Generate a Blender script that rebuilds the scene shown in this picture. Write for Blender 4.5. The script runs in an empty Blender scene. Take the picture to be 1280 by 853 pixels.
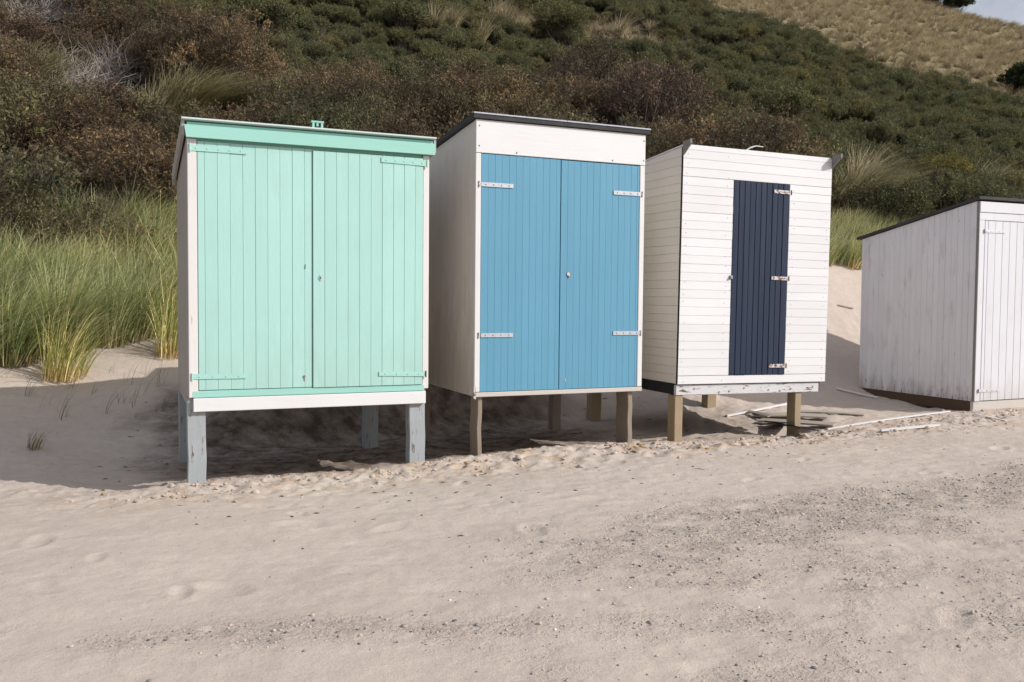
import bpy, bmesh, math, random
import numpy as np
from mathutils import Vector, Matrix, Quaternion

scene = bpy.context.scene
COL = scene.collection
R = math.radians

# ---------------------------------------------------------------- camera, light, exposure
CZ = 1.42
F_PX, PITCH, ROLL = 1121.95, 0.0488032, 0.00347487       # focal length in pixels of a 1280 px wide picture
cam_d = bpy.data.cameras.new('camera')
cam_d.sensor_width = 36.0
cam_d.lens = F_PX / 1280 * 36.0
cam_d.clip_start = 0.05
cam_d.clip_end = 3000
cam = bpy.data.objects.new('camera', cam_d)
COL.objects.link(cam)
cam.matrix_world = (Matrix.Translation((0, 0, CZ)) @ Matrix.Rotation(math.pi / 2 - PITCH, 4, 'X')
                    @ Matrix.Rotation(ROLL, 4, 'Z'))
scene.camera = cam

SUN_EL = R(33)
SUN_AZ = math.atan2(0.92, -0.39)                          # from +Y towards +X
sun_vec = Vector((math.sin(SUN_AZ) * math.cos(SUN_EL), math.cos(SUN_AZ) * math.cos(SUN_EL), math.sin(SUN_EL)))
world = bpy.data.worlds.new('World')
scene.world = world
world.use_nodes = True
wn = world.node_tree
bg = wn.nodes['Background']
sky = wn.nodes.new('ShaderNodeTexSky')
sky.sky_type = 'NISHITA'
sky.sun_disc = False
sky.sun_elevation = SUN_EL
sky.sun_rotation = SUN_AZ
sky.air_density = 1.0
sky.dust_density = 3.0
sky.ozone_density = 1.0
tcw = wn.nodes.new('ShaderNodeTexCoord')
mpw = wn.nodes.new('ShaderNodeMapping'); mpw.inputs['Scale'].default_value = (1.0, 1.0, 2.4); wn.links.new(tcw.outputs['Generated'], mpw.inputs[0])
nzw = wn.nodes.new('ShaderNodeTexNoise'); nzw.inputs['Scale'].default_value = 3.2; nzw.inputs['Detail'].default_value = 7; nzw.inputs['Roughness'].default_value = .6
wn.links.new(mpw.outputs[0], nzw.inputs['Vector'])
crw = wn.nodes.new('ShaderNodeValToRGB'); crw.color_ramp.elements[0].position = .36; crw.color_ramp.elements[1].position = .62
crw.color_ramp.elements[0].color = (.15, .15, .15, 1); crw.color_ramp.elements[1].color = (.85, .85, .85, 1)
wn.links.new(nzw.outputs['Fac'], crw.inputs[0])
mxw = wn.nodes.new('ShaderNodeMix'); mxw.data_type = 'RGBA'; wn.links.new(crw.outputs[0], mxw.inputs[0])
wn.links.new(sky.outputs[0], mxw.inputs[6]); mxw.inputs[7].default_value = (6.3, 6.4, 6.9, 1)      # thin white cloud
wn.links.new(mxw.outputs[2], bg.inputs[0])
bg.inputs[1].default_value = 0.105
sun_d = bpy.data.lights.new('sun', 'SUN')
sun_d.energy = 3.6
sun_d.angle = R(0.55)
sun_d.color = (1.0, 0.965, 0.925)
sun = bpy.data.objects.new('sun', sun_d)
COL.objects.link(sun)
sun.rotation_euler = sun_vec.to_track_quat('Z', 'Y').to_euler()
scene.view_settings.view_transform = 'Standard'
scene.view_settings.look = 'None'
scene.view_settings.gamma = 1.0
scene.view_settings.use_curve_mapping = False
scene.view_settings.exposure = 0.08
scene.cycles.use_denoising = True
scene.cycles.max_bounces = 6

# ---------------------------------------------------------------- helpers
def tag(o, label=None, cat=None, group=None, kind=None):
    if label: o['label'] = label
    if cat: o['category'] = cat
    if group: o['group'] = group
    if kind: o['kind'] = kind
    return o

def empty(name, loc=(0, 0, 0), rot=None):
    o = bpy.data.objects.new(name, None)
    o.empty_display_size = 0.2
    COL.objects.link(o)
    o.location = loc
    if rot is not None:
        o.rotation_mode = 'XYZ'
        o.rotation_euler = rot
    return o

def link_mesh(name, me, mats, parent=None):
    if not isinstance(mats, (list, tuple)): mats = [mats]
    for m in mats: me.materials.append(m)
    o = bpy.data.objects.new(name, me)
    COL.objects.link(o)
    if parent is not None: o.parent = parent
    return o

def obj(name, bm, mats, parent=None, smooth=False):
    me = bpy.data.meshes.new(name)
    bmesh.ops.recalc_face_normals(bm, faces=bm.faces)
    bm.to_mesh(me); bm.free()
    if smooth:
        me.polygons.foreach_set('use_smooth', [True] * len(me.polygons))
    return link_mesh(name, me, mats, parent)

def np_mesh(name, V, Fq, smooth=False, mat_idx=None, attrs=None):
    """V (n,3), Fq (m,k) faces all of k corners"""
    V = np.asarray(V, np.float32); Fq = np.asarray(Fq, np.int32)
    me = bpy.data.meshes.new(name)
    k = Fq.shape[1]
    me.vertices.add(len(V)); me.vertices.foreach_set('co', V.ravel())
    me.loops.add(Fq.size); me.loops.foreach_set('vertex_index', Fq.ravel())
    me.polygons.add(len(Fq)); me.polygons.foreach_set('loop_start', np.arange(len(Fq), dtype=np.int32) * k)
    me.polygons.foreach_set('loop_total', np.full(len(Fq), k, np.int32))
    if smooth: me.polygons.foreach_set('use_smooth', np.ones(len(Fq), bool))
    if mat_idx is not None: me.polygons.foreach_set('material_index', np.asarray(mat_idx, np.int32))
    if attrs:
        for n, a in attrs.items():
            at = me.attributes.new(n, 'FLOAT', 'POINT'); at.data.foreach_set('value', np.asarray(a, np.float32))
    me.update(calc_edges=True)
    return me

# ---------------------------------------------------------------- numpy noise
_rs = np.random.RandomState(5)
_perm = _rs.permutation(512).astype(np.int64)
_grad = _rs.rand(512) * 2 * np.pi
def _g(ix, iy, fx, fy):
    h = _grad[_perm[(ix + _perm[iy & 511]) & 511]]
    return np.cos(h) * fx + np.sin(h) * fy
def pn(x, y):
    x = np.asarray(x, float); y = np.asarray(y, float)
    ix = np.floor(x).astype(np.int64); iy = np.floor(y).astype(np.int64)
    fx = x - ix; fy = y - iy
    u = fx * fx * fx * (fx * (fx * 6 - 15) + 10); v = fy * fy * fy * (fy * (fy * 6 - 15) + 10)
    a = _g(ix, iy, fx, fy); b = _g(ix + 1, iy, fx - 1, fy)
    c = _g(ix, iy + 1, fx, fy - 1); d = _g(ix + 1, iy + 1, fx - 1, fy - 1)
    return (a * (1 - u) + b * u) * (1 - v) + (c * (1 - u) + d * u) * v
def fbm(x, y, o=4, g=.5):
    s = 0; a = 1
    for i in range(o):
        s = s + a * pn(x * 2 ** i + 17.3 * i, y * 2 ** i - 9.1 * i); a *= g
    return s
def sstep(a, b, x):
    t = np.clip((x - a) / (b - a), 0, 1); return t * t * (3 - 2 * t)

# ---------------------------------------------------------------- terrain
SL = [-400, 0, .5, 2, 3, 3.9, 5.4, 7.2, 10, 15, 25, 45, 75, 110, 400]
TL_ = [0, 0, -.10, -.12, .08, .37, .85, 1.4, 2.6, 4.8, 9.8, 20.8, 38, 56, 60]
SM = [-400, 0, .5, 2.1, 3, 5, 7, 10, 15, 25, 45, 75, 110, 400]
TM_ = [0, 0, -.09, -.08, .25, 1.2, 2.1, 3.3, 5.2, 10, 21.2, 39, 57, 61]
SR = [-400, 0, .9, 1.8, 2.5, 5.2, 7, 10, 15, 25, 45, 75, 110, 400]
TR_ = [0, 0, -.02, .06, .35, 1.88, 2.5, 3.5, 5.4, 10.4, 21.8, 40, 58, 62]
_sg = np.linspace(-10, 200, 4200)
def _sm(S_, T_):
    z = np.interp(_sg, S_, T_)
    k = np.hanning(11); k /= k.sum()
    z2 = np.convolve(np.pad(z, 5, 'edge'), k, 'valid')
    k = np.hanning(121); k /= k.sum()
    z3 = np.convolve(np.pad(z, 60, 'edge'), k, 'valid')
    w = sstep(8, 16, _sg)
    return z2 * (1 - w) + z3 * w
_zl, _zm, _zr = _sm(SL, TL_), _sm(SM, TM_), _sm(SR, TR_)
DENTS = []
_rd = random.Random(3)
for _ in range(120):          # footprints and scuffs in the dry sand
    DENTS.append((_rd.uniform(-4.5, 7.5), _rd.uniform(3.1, 9.6), _rd.uniform(.05, .12), _rd.uniform(0, 3.14), _rd.uniform(.003, .009) * (1.6 if _ % 3 == 0 else .8)))
for _ in range(90):
    t_ = _rd.uniform(.4, 9); s_ = _rd.gauss(-.40, .45)
    DENTS.append((.92 * t_ - .39 * (s_ + 7.26), .39 * t_ + .92 * (s_ + 7.26), _rd.uniform(.025, .09), _rd.uniform(0, 3.14), _rd.uniform(.004, .014)))
def st(x, y):
    return -.39 * x + .92 * y - 7.26, .92 * x + .39 * y
def terrain(x, y, fine=True):
    x = np.asarray(x, float); y = np.asarray(y, float)
    s, t = st(x, y)
    a = sstep(-1, 4.5, t); b = sstep(4.5, 9, t)
    sw = s + .18 * pn(t * .9 + 3, s * .4) * sstep(-1, 1, s)
    zl = np.interp(sw, _sg, _zl); zm = np.interp(sw, _sg, _zm); zr = np.interp(sw, _sg, _zr)
    z = (zl * (1 - a) + zm * a) * (1 - b) + zr * b
    z = z - .03 + .0165 * np.clip(t, -3, 12)
    z = z + .05 * np.exp(-((s + .12) / .28) ** 2) * np.exp(-((t - 2.8) / 1.6) ** 2)
    z = z - .06 * np.exp(-((s - .0) / .5) ** 2) * np.exp(-((t - 5.6) / 1.3) ** 2)
    z = z - .26 * np.exp(-((s - .36) / .16) ** 4) * np.exp(-((t - 6.42) / .24) ** 4)
    z = z + .05 * fbm(x * .35 + 8, y * .35, 2) * sstep(12, -2, s)
    hill = sstep(8, 22, s)
    z = z + hill * (1.4 * fbm(x * .045 + 3, y * .045 + 1, 3) + .35 * fbm(x * .19, y * .19 + 5, 2))
    B = 29.9 - .66 * (x - 43) + 1.0 * pn(x * .06, y * .06)
    k = 2.5
    h = np.clip(.5 + .5 * (B - z) / k, 0, 1)
    z = B * (1 - h) + z * h - k * h * (1 - h)
    z = np.maximum(z, -2.0)
    z = z + .62 * np.exp(-((s - 2.75) / .55) ** 4) * sstep(.35, 1.3, t) * sstep(5.2, 4.2, t)  # ridge added behind the first two huts to block skylight from under them
    if fine:
        near = sstep(11.5, 8.5, s) * sstep(-9, -6, s)
        z = z + near * (.012 * fbm(x * 1.7, y * 2.4, 3))
        rdg = np.exp(-((s + .25) / .42) ** 2) * sstep(-1.2, .6, t) * (1 - .5 * sstep(8, 11, t))
        n1 = fbm(x * 6.5, y * 8.5, 4, .6)
        z = z + rdg * .036 * n1
        z = z + rdg * .040 * np.clip(fbm(x * 8, y * 15, 4, .65) - .14, 0, .5) + rdg * .012 * fbm(x * 23, y * 26, 2)
        tr = sstep(-2, 3.5, t) * sstep(.6, -.4, s) * sstep(-7, -5, s)
        z = z + tr * (.010 * fbm(x * 5 + 50, y * 8, 3, .55) * (.4 + np.clip(fbm(x * .8, y * 1.2, 2) + .3, 0, 1)) + .010 * np.clip(fbm(x * 15, y * 21, 3) - .12, 0, 1) + .0035 * fbm(x * 30, y * 36, 2))
        z = z - .016 * np.clip(fbm(x * 2.1 + 4, y * 4.1 + 2, 3, .55) - .28, 0, 1) * sstep(.5, -.3, s)
        shade = sstep(.0, .5, s) * sstep(4.5, 3.5, s)
        z = z + shade * (.020 * fbm(x * 4.2, y * 4.2 + 9, 4, .6) + .03 * np.clip(fbm(x * 7 + 3, y * 11, 4, .6) - .1, 0, .5) * sstep(5.5, 3, t))
    return z
def add_dents(x, y, z):
    for cx, cy, r, a, d in DENTS:
        i0, i1 = np.searchsorted(x[0], [cx - 3 * r, cx + 3 * r]); j0, j1 = np.searchsorted(y[:, 0], [cy - 3 * r, cy + 3 * r])
        if i1 <= i0 or j1 <= j0: continue
        X = x[j0:j1, i0:i1] - cx; Y = y[j0:j1, i0:i1] - cy
        u = (X * math.cos(a) + Y * math.sin(a)) / (r * 1.5); v = (-X * math.sin(a) + Y * math.cos(a)) / (r * .75)
        q = np.sqrt(u * u + v * v)
        z[j0:j1, i0:i1] += d * (-np.exp(-(q ** 3)) + .55 * np.exp(-((q - 1.25) / .32) ** 2) * (1 + .6 * pn(X * 30, Y * 30)))
def tz(x, y): return float(terrain(np.array([x]), np.array([y]))[0])

# ray helpers: photo pixel (1280 x 853) to the ground it shows
def ray(px, py):
    a, b = px - 640, py - 426.5
    cr, sr = math.cos(ROLL), math.sin(ROLL); a, b = cr * a + sr * b, -sr * a + cr * b
    d = (a / F_PX, 1, -b / F_PX); c, s = math.cos(PITCH), math.sin(PITCH)
    return Vector((d[0], d[1] * c + d[2] * s, -d[1] * s + d[2] * c))
def ground_at(px, py, y0=2.5, y1=150):
    r = ray(px, py); r = r / r.y
    ys = np.concatenate([np.arange(y0, 20, .02), np.arange(20, y1, .15)])
    X = r.x * ys; Z = CZ + r.z * ys
    below = np.nonzero(Z < terrain(X, ys))[0]
    i = below[0] if len(below) else len(ys) - 1
    return Vector((X[i], ys[i], float(terrain(X[i:i + 1], ys[i:i + 1])[0])))
def project(x, y, z):
    z = z - CZ; c, s = math.cos(PITCH), math.sin(PITCH)
    d = y * c - z * s; u = y * s + z * c
    px = F_PX * x / d; py = -F_PX * u / d
    return 640 + px - ROLL * py, 426.5 + ROLL * px + py, d

# ---------------------------------------------------------------- materials
def new_mat(name):
    m = bpy.data.materials.new(name); m.use_nodes = True
    nt = m.node_tree; b = nt.nodes['Principled BSDF']
    return m, nt, b
def N(nt, typ, **kw):
    n = nt.nodes.new(typ)
    for k, v in kw.items():
        if k in n.inputs.keys() if isinstance(k, str) else False: n.inputs[k].default_value = v
        else: setattr(n, k, v)
    return n
def noise(nt, vec, scale, detail=4, rough=.55, dist=0.0):
    n = nt.nodes.new('ShaderNodeTexNoise')
    n.inputs['Scale'].default_value = scale; n.inputs['Detail'].default_value = detail
    n.inputs['Roughness'].default_value = rough; n.inputs['Distortion'].default_value = dist
    if vec is not None: nt.links.new(vec, n.inputs['Vector'])
    return n.outputs['Fac']
def mapping(nt, src, scale, loc=(0, 0, 0)):
    m = nt.nodes.new('ShaderNodeMapping'); m.inputs['Scale'].default_value = scale; m.inputs['Location'].default_value = loc
    nt.links.new(src, m.inputs['Vector']); return m.outputs[0]
def ramp(nt, fac, stops, interp='LINEAR'):
    r = nt.nodes.new('ShaderNodeValToRGB'); r.color_ramp.interpolation = interp
    el = r.color_ramp.elements
    while len(el) < len(stops): el.new(.5)
    for e, (p, c) in zip(el, stops):
        e.position = p; e.color = (c, c, c, 1) if isinstance(c, (int, float)) else (*c, 1)
    nt.links.new(fac, r.inputs[0]); return r.outputs[0]
def mix(nt, fac, a, b, mode='MIX'):
    m = nt.nodes.new('ShaderNodeMix'); m.data_type = 'RGBA'; m.blend_type = mode
    for k, v in ((0, fac), (6, a), (7, b)):
        if isinstance(v, (int, float)): m.inputs[k].default_value = v if k == 0 else (v, v, v, 1)
        elif isinstance(v, tuple): m.inputs[k].default_value = (*v, 1)
        else: nt.links.new(v, m.inputs[k])
    return m.outputs[2]
def mth(nt, op, a, b=0.0, clamp=False):
    m = nt.nodes.new('ShaderNodeMath'); m.operation = op; m.use_clamp = clamp
    for i, v in ((0, a), (1, b)):
        if isinstance(v, (int, float)): m.inputs[i].default_value = v
        else: nt.links.new(v, m.inputs[i])
    return m.outputs[0]
def bump(nt, b, h, dist, strength=1.0):
    n = nt.nodes.new('ShaderNodeBump'); n.inputs['Distance'].default_value = dist; n.inputs['Strength'].default_value = strength
    nt.links.new(h, n.inputs['Height']); nt.links.new(n.outputs[0], b.inputs['Normal']); return n

def paint(name, col, axis='z', chip=0.0, wood=(.16, .12, .085), dirt=None, rough=.5, streak=.10, grain=.0012, seed=0.0, chip_z=None):
    """painted or bare timber: streaks along the grain, flaked spots down to wood, dirt with its own shape"""
    m, nt, b = new_mat(name)
    tc = nt.nodes.new('ShaderNodeTexCoord').outputs['Object']
    st_ = {'z': (26, 26, 1.3), 'x': (1.3, 26, 26)}[axis]
    g = noise(nt, mapping(nt, tc, st_, (seed, seed, seed)), 1.0, 5, .6)
    big = noise(nt, mapping(nt, tc, (1, 1, 1), (seed + 3, 0, 0)), 2.1, 3)
    geo = nt.nodes.new('ShaderNodeNewGeometry')
    c = mix(nt, mth(nt, 'MULTIPLY', g, streak * 2), col, tuple(x * .62 for x in col))
    c = mix(nt, ramp(nt, big, [(.35, 0.0), (.75, .5)]), c, tuple(x * .86 for x in col))
    c = mix(nt, mth(nt, 'MULTIPLY', geo.outputs['Random Per Island'], .5), c, tuple(x * .84 for x in col))   # boards differ a little
    fine = noise(nt, mapping(nt, tc, tuple(x * (2.2 if x > 2 else 5) for x in st_), (seed, 1, seed)), 1.0, 6, .65)
    sep = nt.nodes.new('ShaderNodeSeparateXYZ'); nt.links.new(tc, sep.inputs[0])
    if chip > 0:
        ch = mth(nt, 'MULTIPLY', fine, 1.0)
        if chip_z:
            mr = nt.nodes.new('ShaderNodeMapRange'); mr.inputs[1].default_value = chip_z[0]; mr.inputs[2].default_value = chip_z[1]
            mr.inputs[3].default_value = .16; mr.inputs[4].default_value = 0.0
            nt.links.new(sep.outputs[2], mr.inputs[0]); ch = mth(nt, 'ADD', ch, mr.outputs[0])
        f = ramp(nt, ch, [(.72 - chip, 0.0), (.745 - chip, 1.0)])
        c = mix(nt, f, c, mix(nt, g, wood, tuple(x * .5 for x in wood)))
    if dirt:
        dcol, amt, z0, z1 = dirt
        mr = nt.nodes.new('ShaderNodeMapRange'); mr.inputs[1].default_value = z0; mr.inputs[2].default_value = z1
        mr.inputs[3].default_value = 1.0; mr.inputs[4].default_value = 0.0
        nt.links.new(sep.outputs[2], mr.inputs[0])
        dn = noise(nt, mapping(nt, tc, (9, 9, 2.5), (seed, 4, 2)), 1.0, 5, .6)
        f = mth(nt, 'MULTIPLY', ramp(nt, mth(nt, 'ADD', dn, mth(nt, 'MULTIPLY', mr.outputs[0], .45)), [(.55, 0.0), (.95, 1.0)]), amt)
        c = mix(nt, f, c, dcol)
    # rain-splash specks
    sp = noise(nt, mapping(nt, tc, (1, 1, 1), (seed, 7, 1)), 90, 2)
    c = mix(nt, ramp(nt, sp, [(.70, 0.0), (.76, .35)]), c, tuple(x * .5 for x in col))
    nt.links.new(c, b.inputs['Base Color'])
    nt.links.new(ramp(nt, g, [(.2, rough - .1), (.8, min(1, rough + .2))]), b.inputs['Roughness'])
    b.inputs['Specular IOR Level'].default_value = .35
    h = mth(nt, 'ADD', fine, mth(nt, 'MULTIPLY', g, .8))
    bump(nt, b, h, grain)
    return m

def metal(name, col, rust=.0, rough=.45, met=.6):
    m, nt, b = new_mat(name)
    tc = nt.nodes.new('ShaderNodeTexCoord').outputs['Object']
    n = noise(nt, tc, 45, 4)
    c = mix(nt, ramp(nt, n, [(.35, 0.0), (.7, .5)]), col, tuple(x * .6 for x in col))
    if rust:
        f = ramp(nt, noise(nt, mapping(nt, tc, (1, 1, 1), (4, 2, 9)), 30, 5, .65), [(.62 - rust, 0.0), (.68 - rust, 1.0)])
        c = mix(nt, f, c, (.16, .055, .025))
        nt.links.new(mth(nt, 'MULTIPLY', mth(nt, 'SUBTRACT', 1.0, f), met), b.inputs['Metallic'])
    else: b.inputs['Metallic'].default_value = met
    nt.links.new(c, b.inputs['Base Color']); b.inputs['Roughness'].default_value = rough
    bump(nt, b, n, .0008)
    return m

M = {}
MINT = (.405, .665, .615)
M['mint'] = paint('mint_paint', MINT, streak=.14, rough=.45, seed=1, dirt=((.30, .42, .37), .35, -.2, .9))
M['mint_x'] = paint('mint_paint_horizontal', (.315, .61, .535), axis='x', streak=.08, rough=.45, seed=2)
M['mint_edge'] = paint('pale_mint_edge', (.60, .70, .67), axis='x', streak=.1, seed=33)
M['mint_hinge'] = paint('mint_hinge_paint', (.36, .64, .575), axis='x', streak=.05, rough=.4, seed=3)
M['white_old'] = paint('flaking_white_paint', (.72, .70, .69), chip=.09, wood=(.50, .38, .31), streak=.12, seed=4)
M['white_beam'] = paint('white_beam_paint', (.73, .73, .74), axis='x', chip=.03, streak=.10, seed=5)
M['wall_grey'] = paint('weathered_grey_white_wall', (.42, .39, .37), chip=.05, wood=(.20, .16, .13), streak=.22, seed=6)
M['leg_blue'] = paint('grey_blue_weathered_leg', (.38, .41, .43), chip=.115, wood=(.17, .12, .09), streak=.35, grain=.003, rough=.7, seed=7)
M['felt'] = None
M['white'] = paint('white_paint', (.725, .728, .74), axis='x', chip=.0, streak=.07, seed=8, rough=.42)
M['white_v'] = paint('white_post_paint', (.71, .71, .71), chip=.03, wood=(.55, .38, .24), streak=.08, seed=9)
M['cream'] = paint('cream_white_wall', (.76, .72, .655), streak=.22, seed=10, dirt=((.36, .30, .22), .45, 0.0, 1.2))
M['blue'] = paint('sky_blue_paint', (.115, .315, .46), streak=.14, seed=11, rough=.5)
M['blue_rail'] = paint('pale_bottom_rail', (.58, .54, .50), axis='x', chip=.05, streak=.2, seed=12)
M['raw'] = paint('bare_pine_leg', (.40, .31, .20), streak=.5, grain=.003, rough=.8, seed=13)
M['raw_old'] = paint('old_brown_leg', (.32, .26, .205), streak=.5, grain=.004, rough=.85, seed=14)
M['white_lap'] = paint('white_lap_boards', (.73, .735, .75), axis='x', chip=.015, wood=(.3, .25, .2), streak=.06, seed=15, rough=.4)
M['white_lap_side'] = paint('cream_lap_boards', (.74, .715, .67), axis='x', streak=.10, seed=16)
M['navy'] = paint('navy_paint', (.011, .024, .056), streak=.3, seed=17, rough=.62, grain=.002)
M['beam_holes'] = paint('peeling_white_beam', (.62, .62, .64), axis='x', chip=.13, wood=(.12, .08, .06), streak=.15, grain=.003, seed=18)
M['black_wood'] = paint('tarred_wood', (.018, .020, .024), streak=.4, rough=.8, seed=19)
M['grey_board'] = paint('grey_bare_board', (.24, .23, .22), axis='x', streak=.35, rough=.8, seed=20)
M['hut4_side'] = paint('grey_white_side_boards', (.74, .73, .77), streak=.07, seed=21, chip=.035, wood=(.14, .09, .06), chip_z=(-.05, .22),
                       dirt=((.22, .16, .12), .65, -.16, .22))
M['hut4_front'] = paint('white_door_boards', (.69, .695, .74), streak=.12, seed=22, chip=.02, wood=(.3, .22, .16), dirt=((.35, .30, .25), .3, 0, .3))
M['brown_base'] = paint('brown_base_beam', (.10, .065, .042), axis='x', streak=.5, rough=.85, seed=23)
M['drift'] = paint('driftwood_grey', (.44, .39, .34), axis='x', streak=.4, rough=.9, grain=.003, seed=24)
M['white_debris'] = paint('white_painted_batten', (.74, .73, .74), axis='x', chip=.06, wood=(.25, .18, .12), streak=.15, seed=25)
M['galv'] = metal('galvanised_steel', (.50, .53, .58), rust=.0, rough=.5, met=.35)
M['galv_rust'] = metal('rusting_steel', (.55, .55, .56), rust=.12, rough=.55, met=.3)
M['rust'] = metal('rust', (.22, .09, .045), rust=.3, rough=.9, met=.1)
M['bolt'] = metal('bolt_steel', (.30, .31, .33), rust=.08, rough=.5, met=.5)
M['dark'] = metal('dark_lock', (.05, .05, .05), rough=.6, met=.3)
def felt_mat():
    m, nt, b = new_mat('roofing_felt')
    tc = nt.nodes.new('ShaderNodeTexCoord').outputs['Object']
    n = noise(nt, tc, 260, 3); n2 = noise(nt, tc, 6, 4)
    c = mix(nt, ramp(nt, n, [(.4, 0.0), (.7, 1.0)]), (.016, .016, .018), (.055, .055, .058))
    c = mix(nt, ramp(nt, n2, [(.45, 0.0), (.75, .5)]), c, (.075, .07, .065))
    nt.links.new(c, b.inputs['Base Color']); b.inputs['Roughness'].default_value = .75
    bump(nt, b, n, .002); return m
M['felt'] = felt_mat()

def sand_mat():
    m, nt, b = new_mat('dune_sand')
    tc = nt.nodes.new('ShaderNodeTexCoord').outputs['Object']
    att = nt.nodes.new('ShaderNodeAttribute'); att.attribute_name = 'veg'
    crust = nt.nodes.new('ShaderNodeAttribute'); crust.attribute_name = 'crust'
    sand_zone = nt.nodes.new('ShaderNodeAttribute'); sand_zone.attribute_name = 'grit'
    n1 = noise(nt, tc, .8, 4, .6); n2 = noise(nt, tc, 9, 5, .65); n3 = noise(nt, tc, 170, 4, .7)
    c = mix(nt, ramp(nt, n1, [(.35, 0.0), (.68, 1.0)]), (.51, .430, .368), (.56, .478, .410))
    c = mix(nt, ramp(nt, n2, [(.38, 0.0), (.62, .35)]), c, (.45, .375, .33))
    c = mix(nt, ramp(nt, n3, [(.36, .55), (.46, 0.0)]), c, (.24, .20, .17))
    c = mix(nt, ramp(nt, n3, [(.60, 0.0), (.72, .5)]), c, (.62, .56, .50))
    # gritty grey zones of fine shingle
    gr = noise(nt, mapping(nt, tc, (1, 1, 1), (3, 3, 3)), 34, 4, .7)
    gmask = mth(nt, 'MULTIPLY', sand_zone.outputs['Fac'], ramp(nt, gr, [(.47, 0.0), (.60, 1.0)]))
    c = mix(nt, mth(nt, 'MULTIPLY', gmask, .08), c, (.29, .275, .28))
    # rusty tinted flakes of crust
    ck = mth(nt, 'MULTIPLY', crust.outputs['Fac'], ramp(nt, noise(nt, tc, 3.1, 5, .6), [(.50, 0.0), (.62, 1.0)]))
    c = mix(nt, mth(nt, 'MULTIPLY', ck, .55), c, (.40, .26, .13))
    ck2 = mth(nt, 'MULTIPLY', crust.outputs['Fac'], ramp(nt, noise(nt, mapping(nt, tc, (1, 2, 1), (9, 1, 1)), 13, 5, .65), [(.58, 0.0), (.66, 1.0)]))
    c = mix(nt, mth(nt, 'MULTIPLY', ck2, .5), c, (.20, .15, .11))
    # blotchy darker sand in the hollow
    dm = nt.nodes.new('ShaderNodeAttribute'); dm.attribute_name = 'sand_zone'
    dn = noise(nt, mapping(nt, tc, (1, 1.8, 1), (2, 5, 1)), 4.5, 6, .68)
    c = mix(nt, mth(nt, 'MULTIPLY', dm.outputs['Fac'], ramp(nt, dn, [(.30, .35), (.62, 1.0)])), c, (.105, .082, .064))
    # plant litter soil on the overgrown slope
    soil = mix(nt, ramp(nt, n2, [(.35, 0.0), (.65, 1.0)]), (.030, .026, .018), (.085, .070, .045))
    tan = nt.nodes.new('ShaderNodeAttribute'); tan.attribute_name = 'tan'
    soil = mix(nt, tan.outputs['Fac'], soil, mix(nt, n2, (.21, .175, .11), (.27, .225, .14)))
    c = mix(nt, att.outputs['Fac'], c, soil)
    nt.links.new(c, b.inputs['Base Color'])
    b.inputs['Roughness'].default_value = .95; b.inputs['Specular IOR Level'].default_value = .12
    h = mth(nt, 'ADD', mth(nt, 'MULTIPLY', n3, .35), mth(nt, 'MULTIPLY', mth(nt, 'MULTIPLY', noise(nt, tc, 42, 4, .65), mth(nt, 'ADD', sand_zone.outputs['Fac'], .22)), 1.3))
    h = mth(nt, 'ADD', h, mth(nt, 'MULTIPLY', n2, 1.5))
    h = mth(nt, 'ADD', h, mth(nt, 'MULTIPLY', gmask, 1.2))
    bump(nt, b, h, .008, .9)
    return m
M['sand'] = sand_mat()

def leaf_mat(name, ramp_island, tints, clump=(.55, 1.25), rough=.7, trans=.25, sc=3.0):
    """foliage: leaf to leaf, clump to clump and plant to plant variation"""
    m, nt, b = new_mat(name)
    geo = nt.nodes.new('ShaderNodeNewGeometry'); oi = nt.nodes.new('ShaderNodeObjectInfo')
    tc = nt.nodes.new('ShaderNodeTexCoord').outputs['Object']
    c = ramp(nt, geo.outputs['Random Per Island'], ramp_island)
    n = noise(nt, tc, sc, 3)
    t = ramp(nt, oi.outputs['Random'], tints)
    c = mix(nt, 1.0, c, t, 'MULTIPLY')
    c = mix(nt, 1.0, c, ramp(nt, n, [(.3, clump[0]), (.7, clump[1])]), 'MULTIPLY')
    tn = nt.nodes.new('ShaderNodeAttribute'); tn.attribute_name = 'tone'
    c = mix(nt, 1.0, c, ramp(nt, tn.outputs['Fac'], [(0, (.70, .69, .72)), (.5, (1.18, 1.16, 1.1)), (1, (1.9, 1.78, 1.45))]), 'MULTIPLY')
    nt.links.new(c, b.inputs['Base Color']); b.inputs['Roughness'].default_value = rough
    b.inputs['Specular IOR Level'].default_value = .2
    out = nt.nodes['Material Output']
    tr = nt.nodes.new('ShaderNodeBsdfTranslucent'); nt.links.new(c, tr.inputs[0])
    ms = nt.nodes.new('ShaderNodeMixShader'); ms.inputs[0].default_value = trans
    nt.links.new(b.outputs[0], ms.inputs[1]); nt.links.new(tr.outputs[0], ms.inputs[2]); nt.links.new(ms.outputs[0], out.inputs[0])
    return m
M['leaf_brown'] = leaf_mat('brown_thorn_leaves', [(0, (.11, .095, .064)), (.4, (.145, .116, .078)), (.75, (.18, .134, .086)), (1, (.24, .195, .13))],
                           [(0, (.70, .78, .72)), (.25, (1.05, .95, .88)), (.5, (1.2, 1.08, .95)), (.75, (.80, 1.0, .78)), (1, (.78, .68, .78))])
M['leaf_rust'] = leaf_mat('rusty_thorn_leaves', [(0, (.10, .076, .050)), (.5, (.145, .102, .065)), (.85, (.18, .125, .075)), (1, (.22, .175, .11))],
                          [(0, (.8, .85, .9)), (.5, (1.0, .95, .9)), (1, (.9, 1.0, 1.0))])
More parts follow.
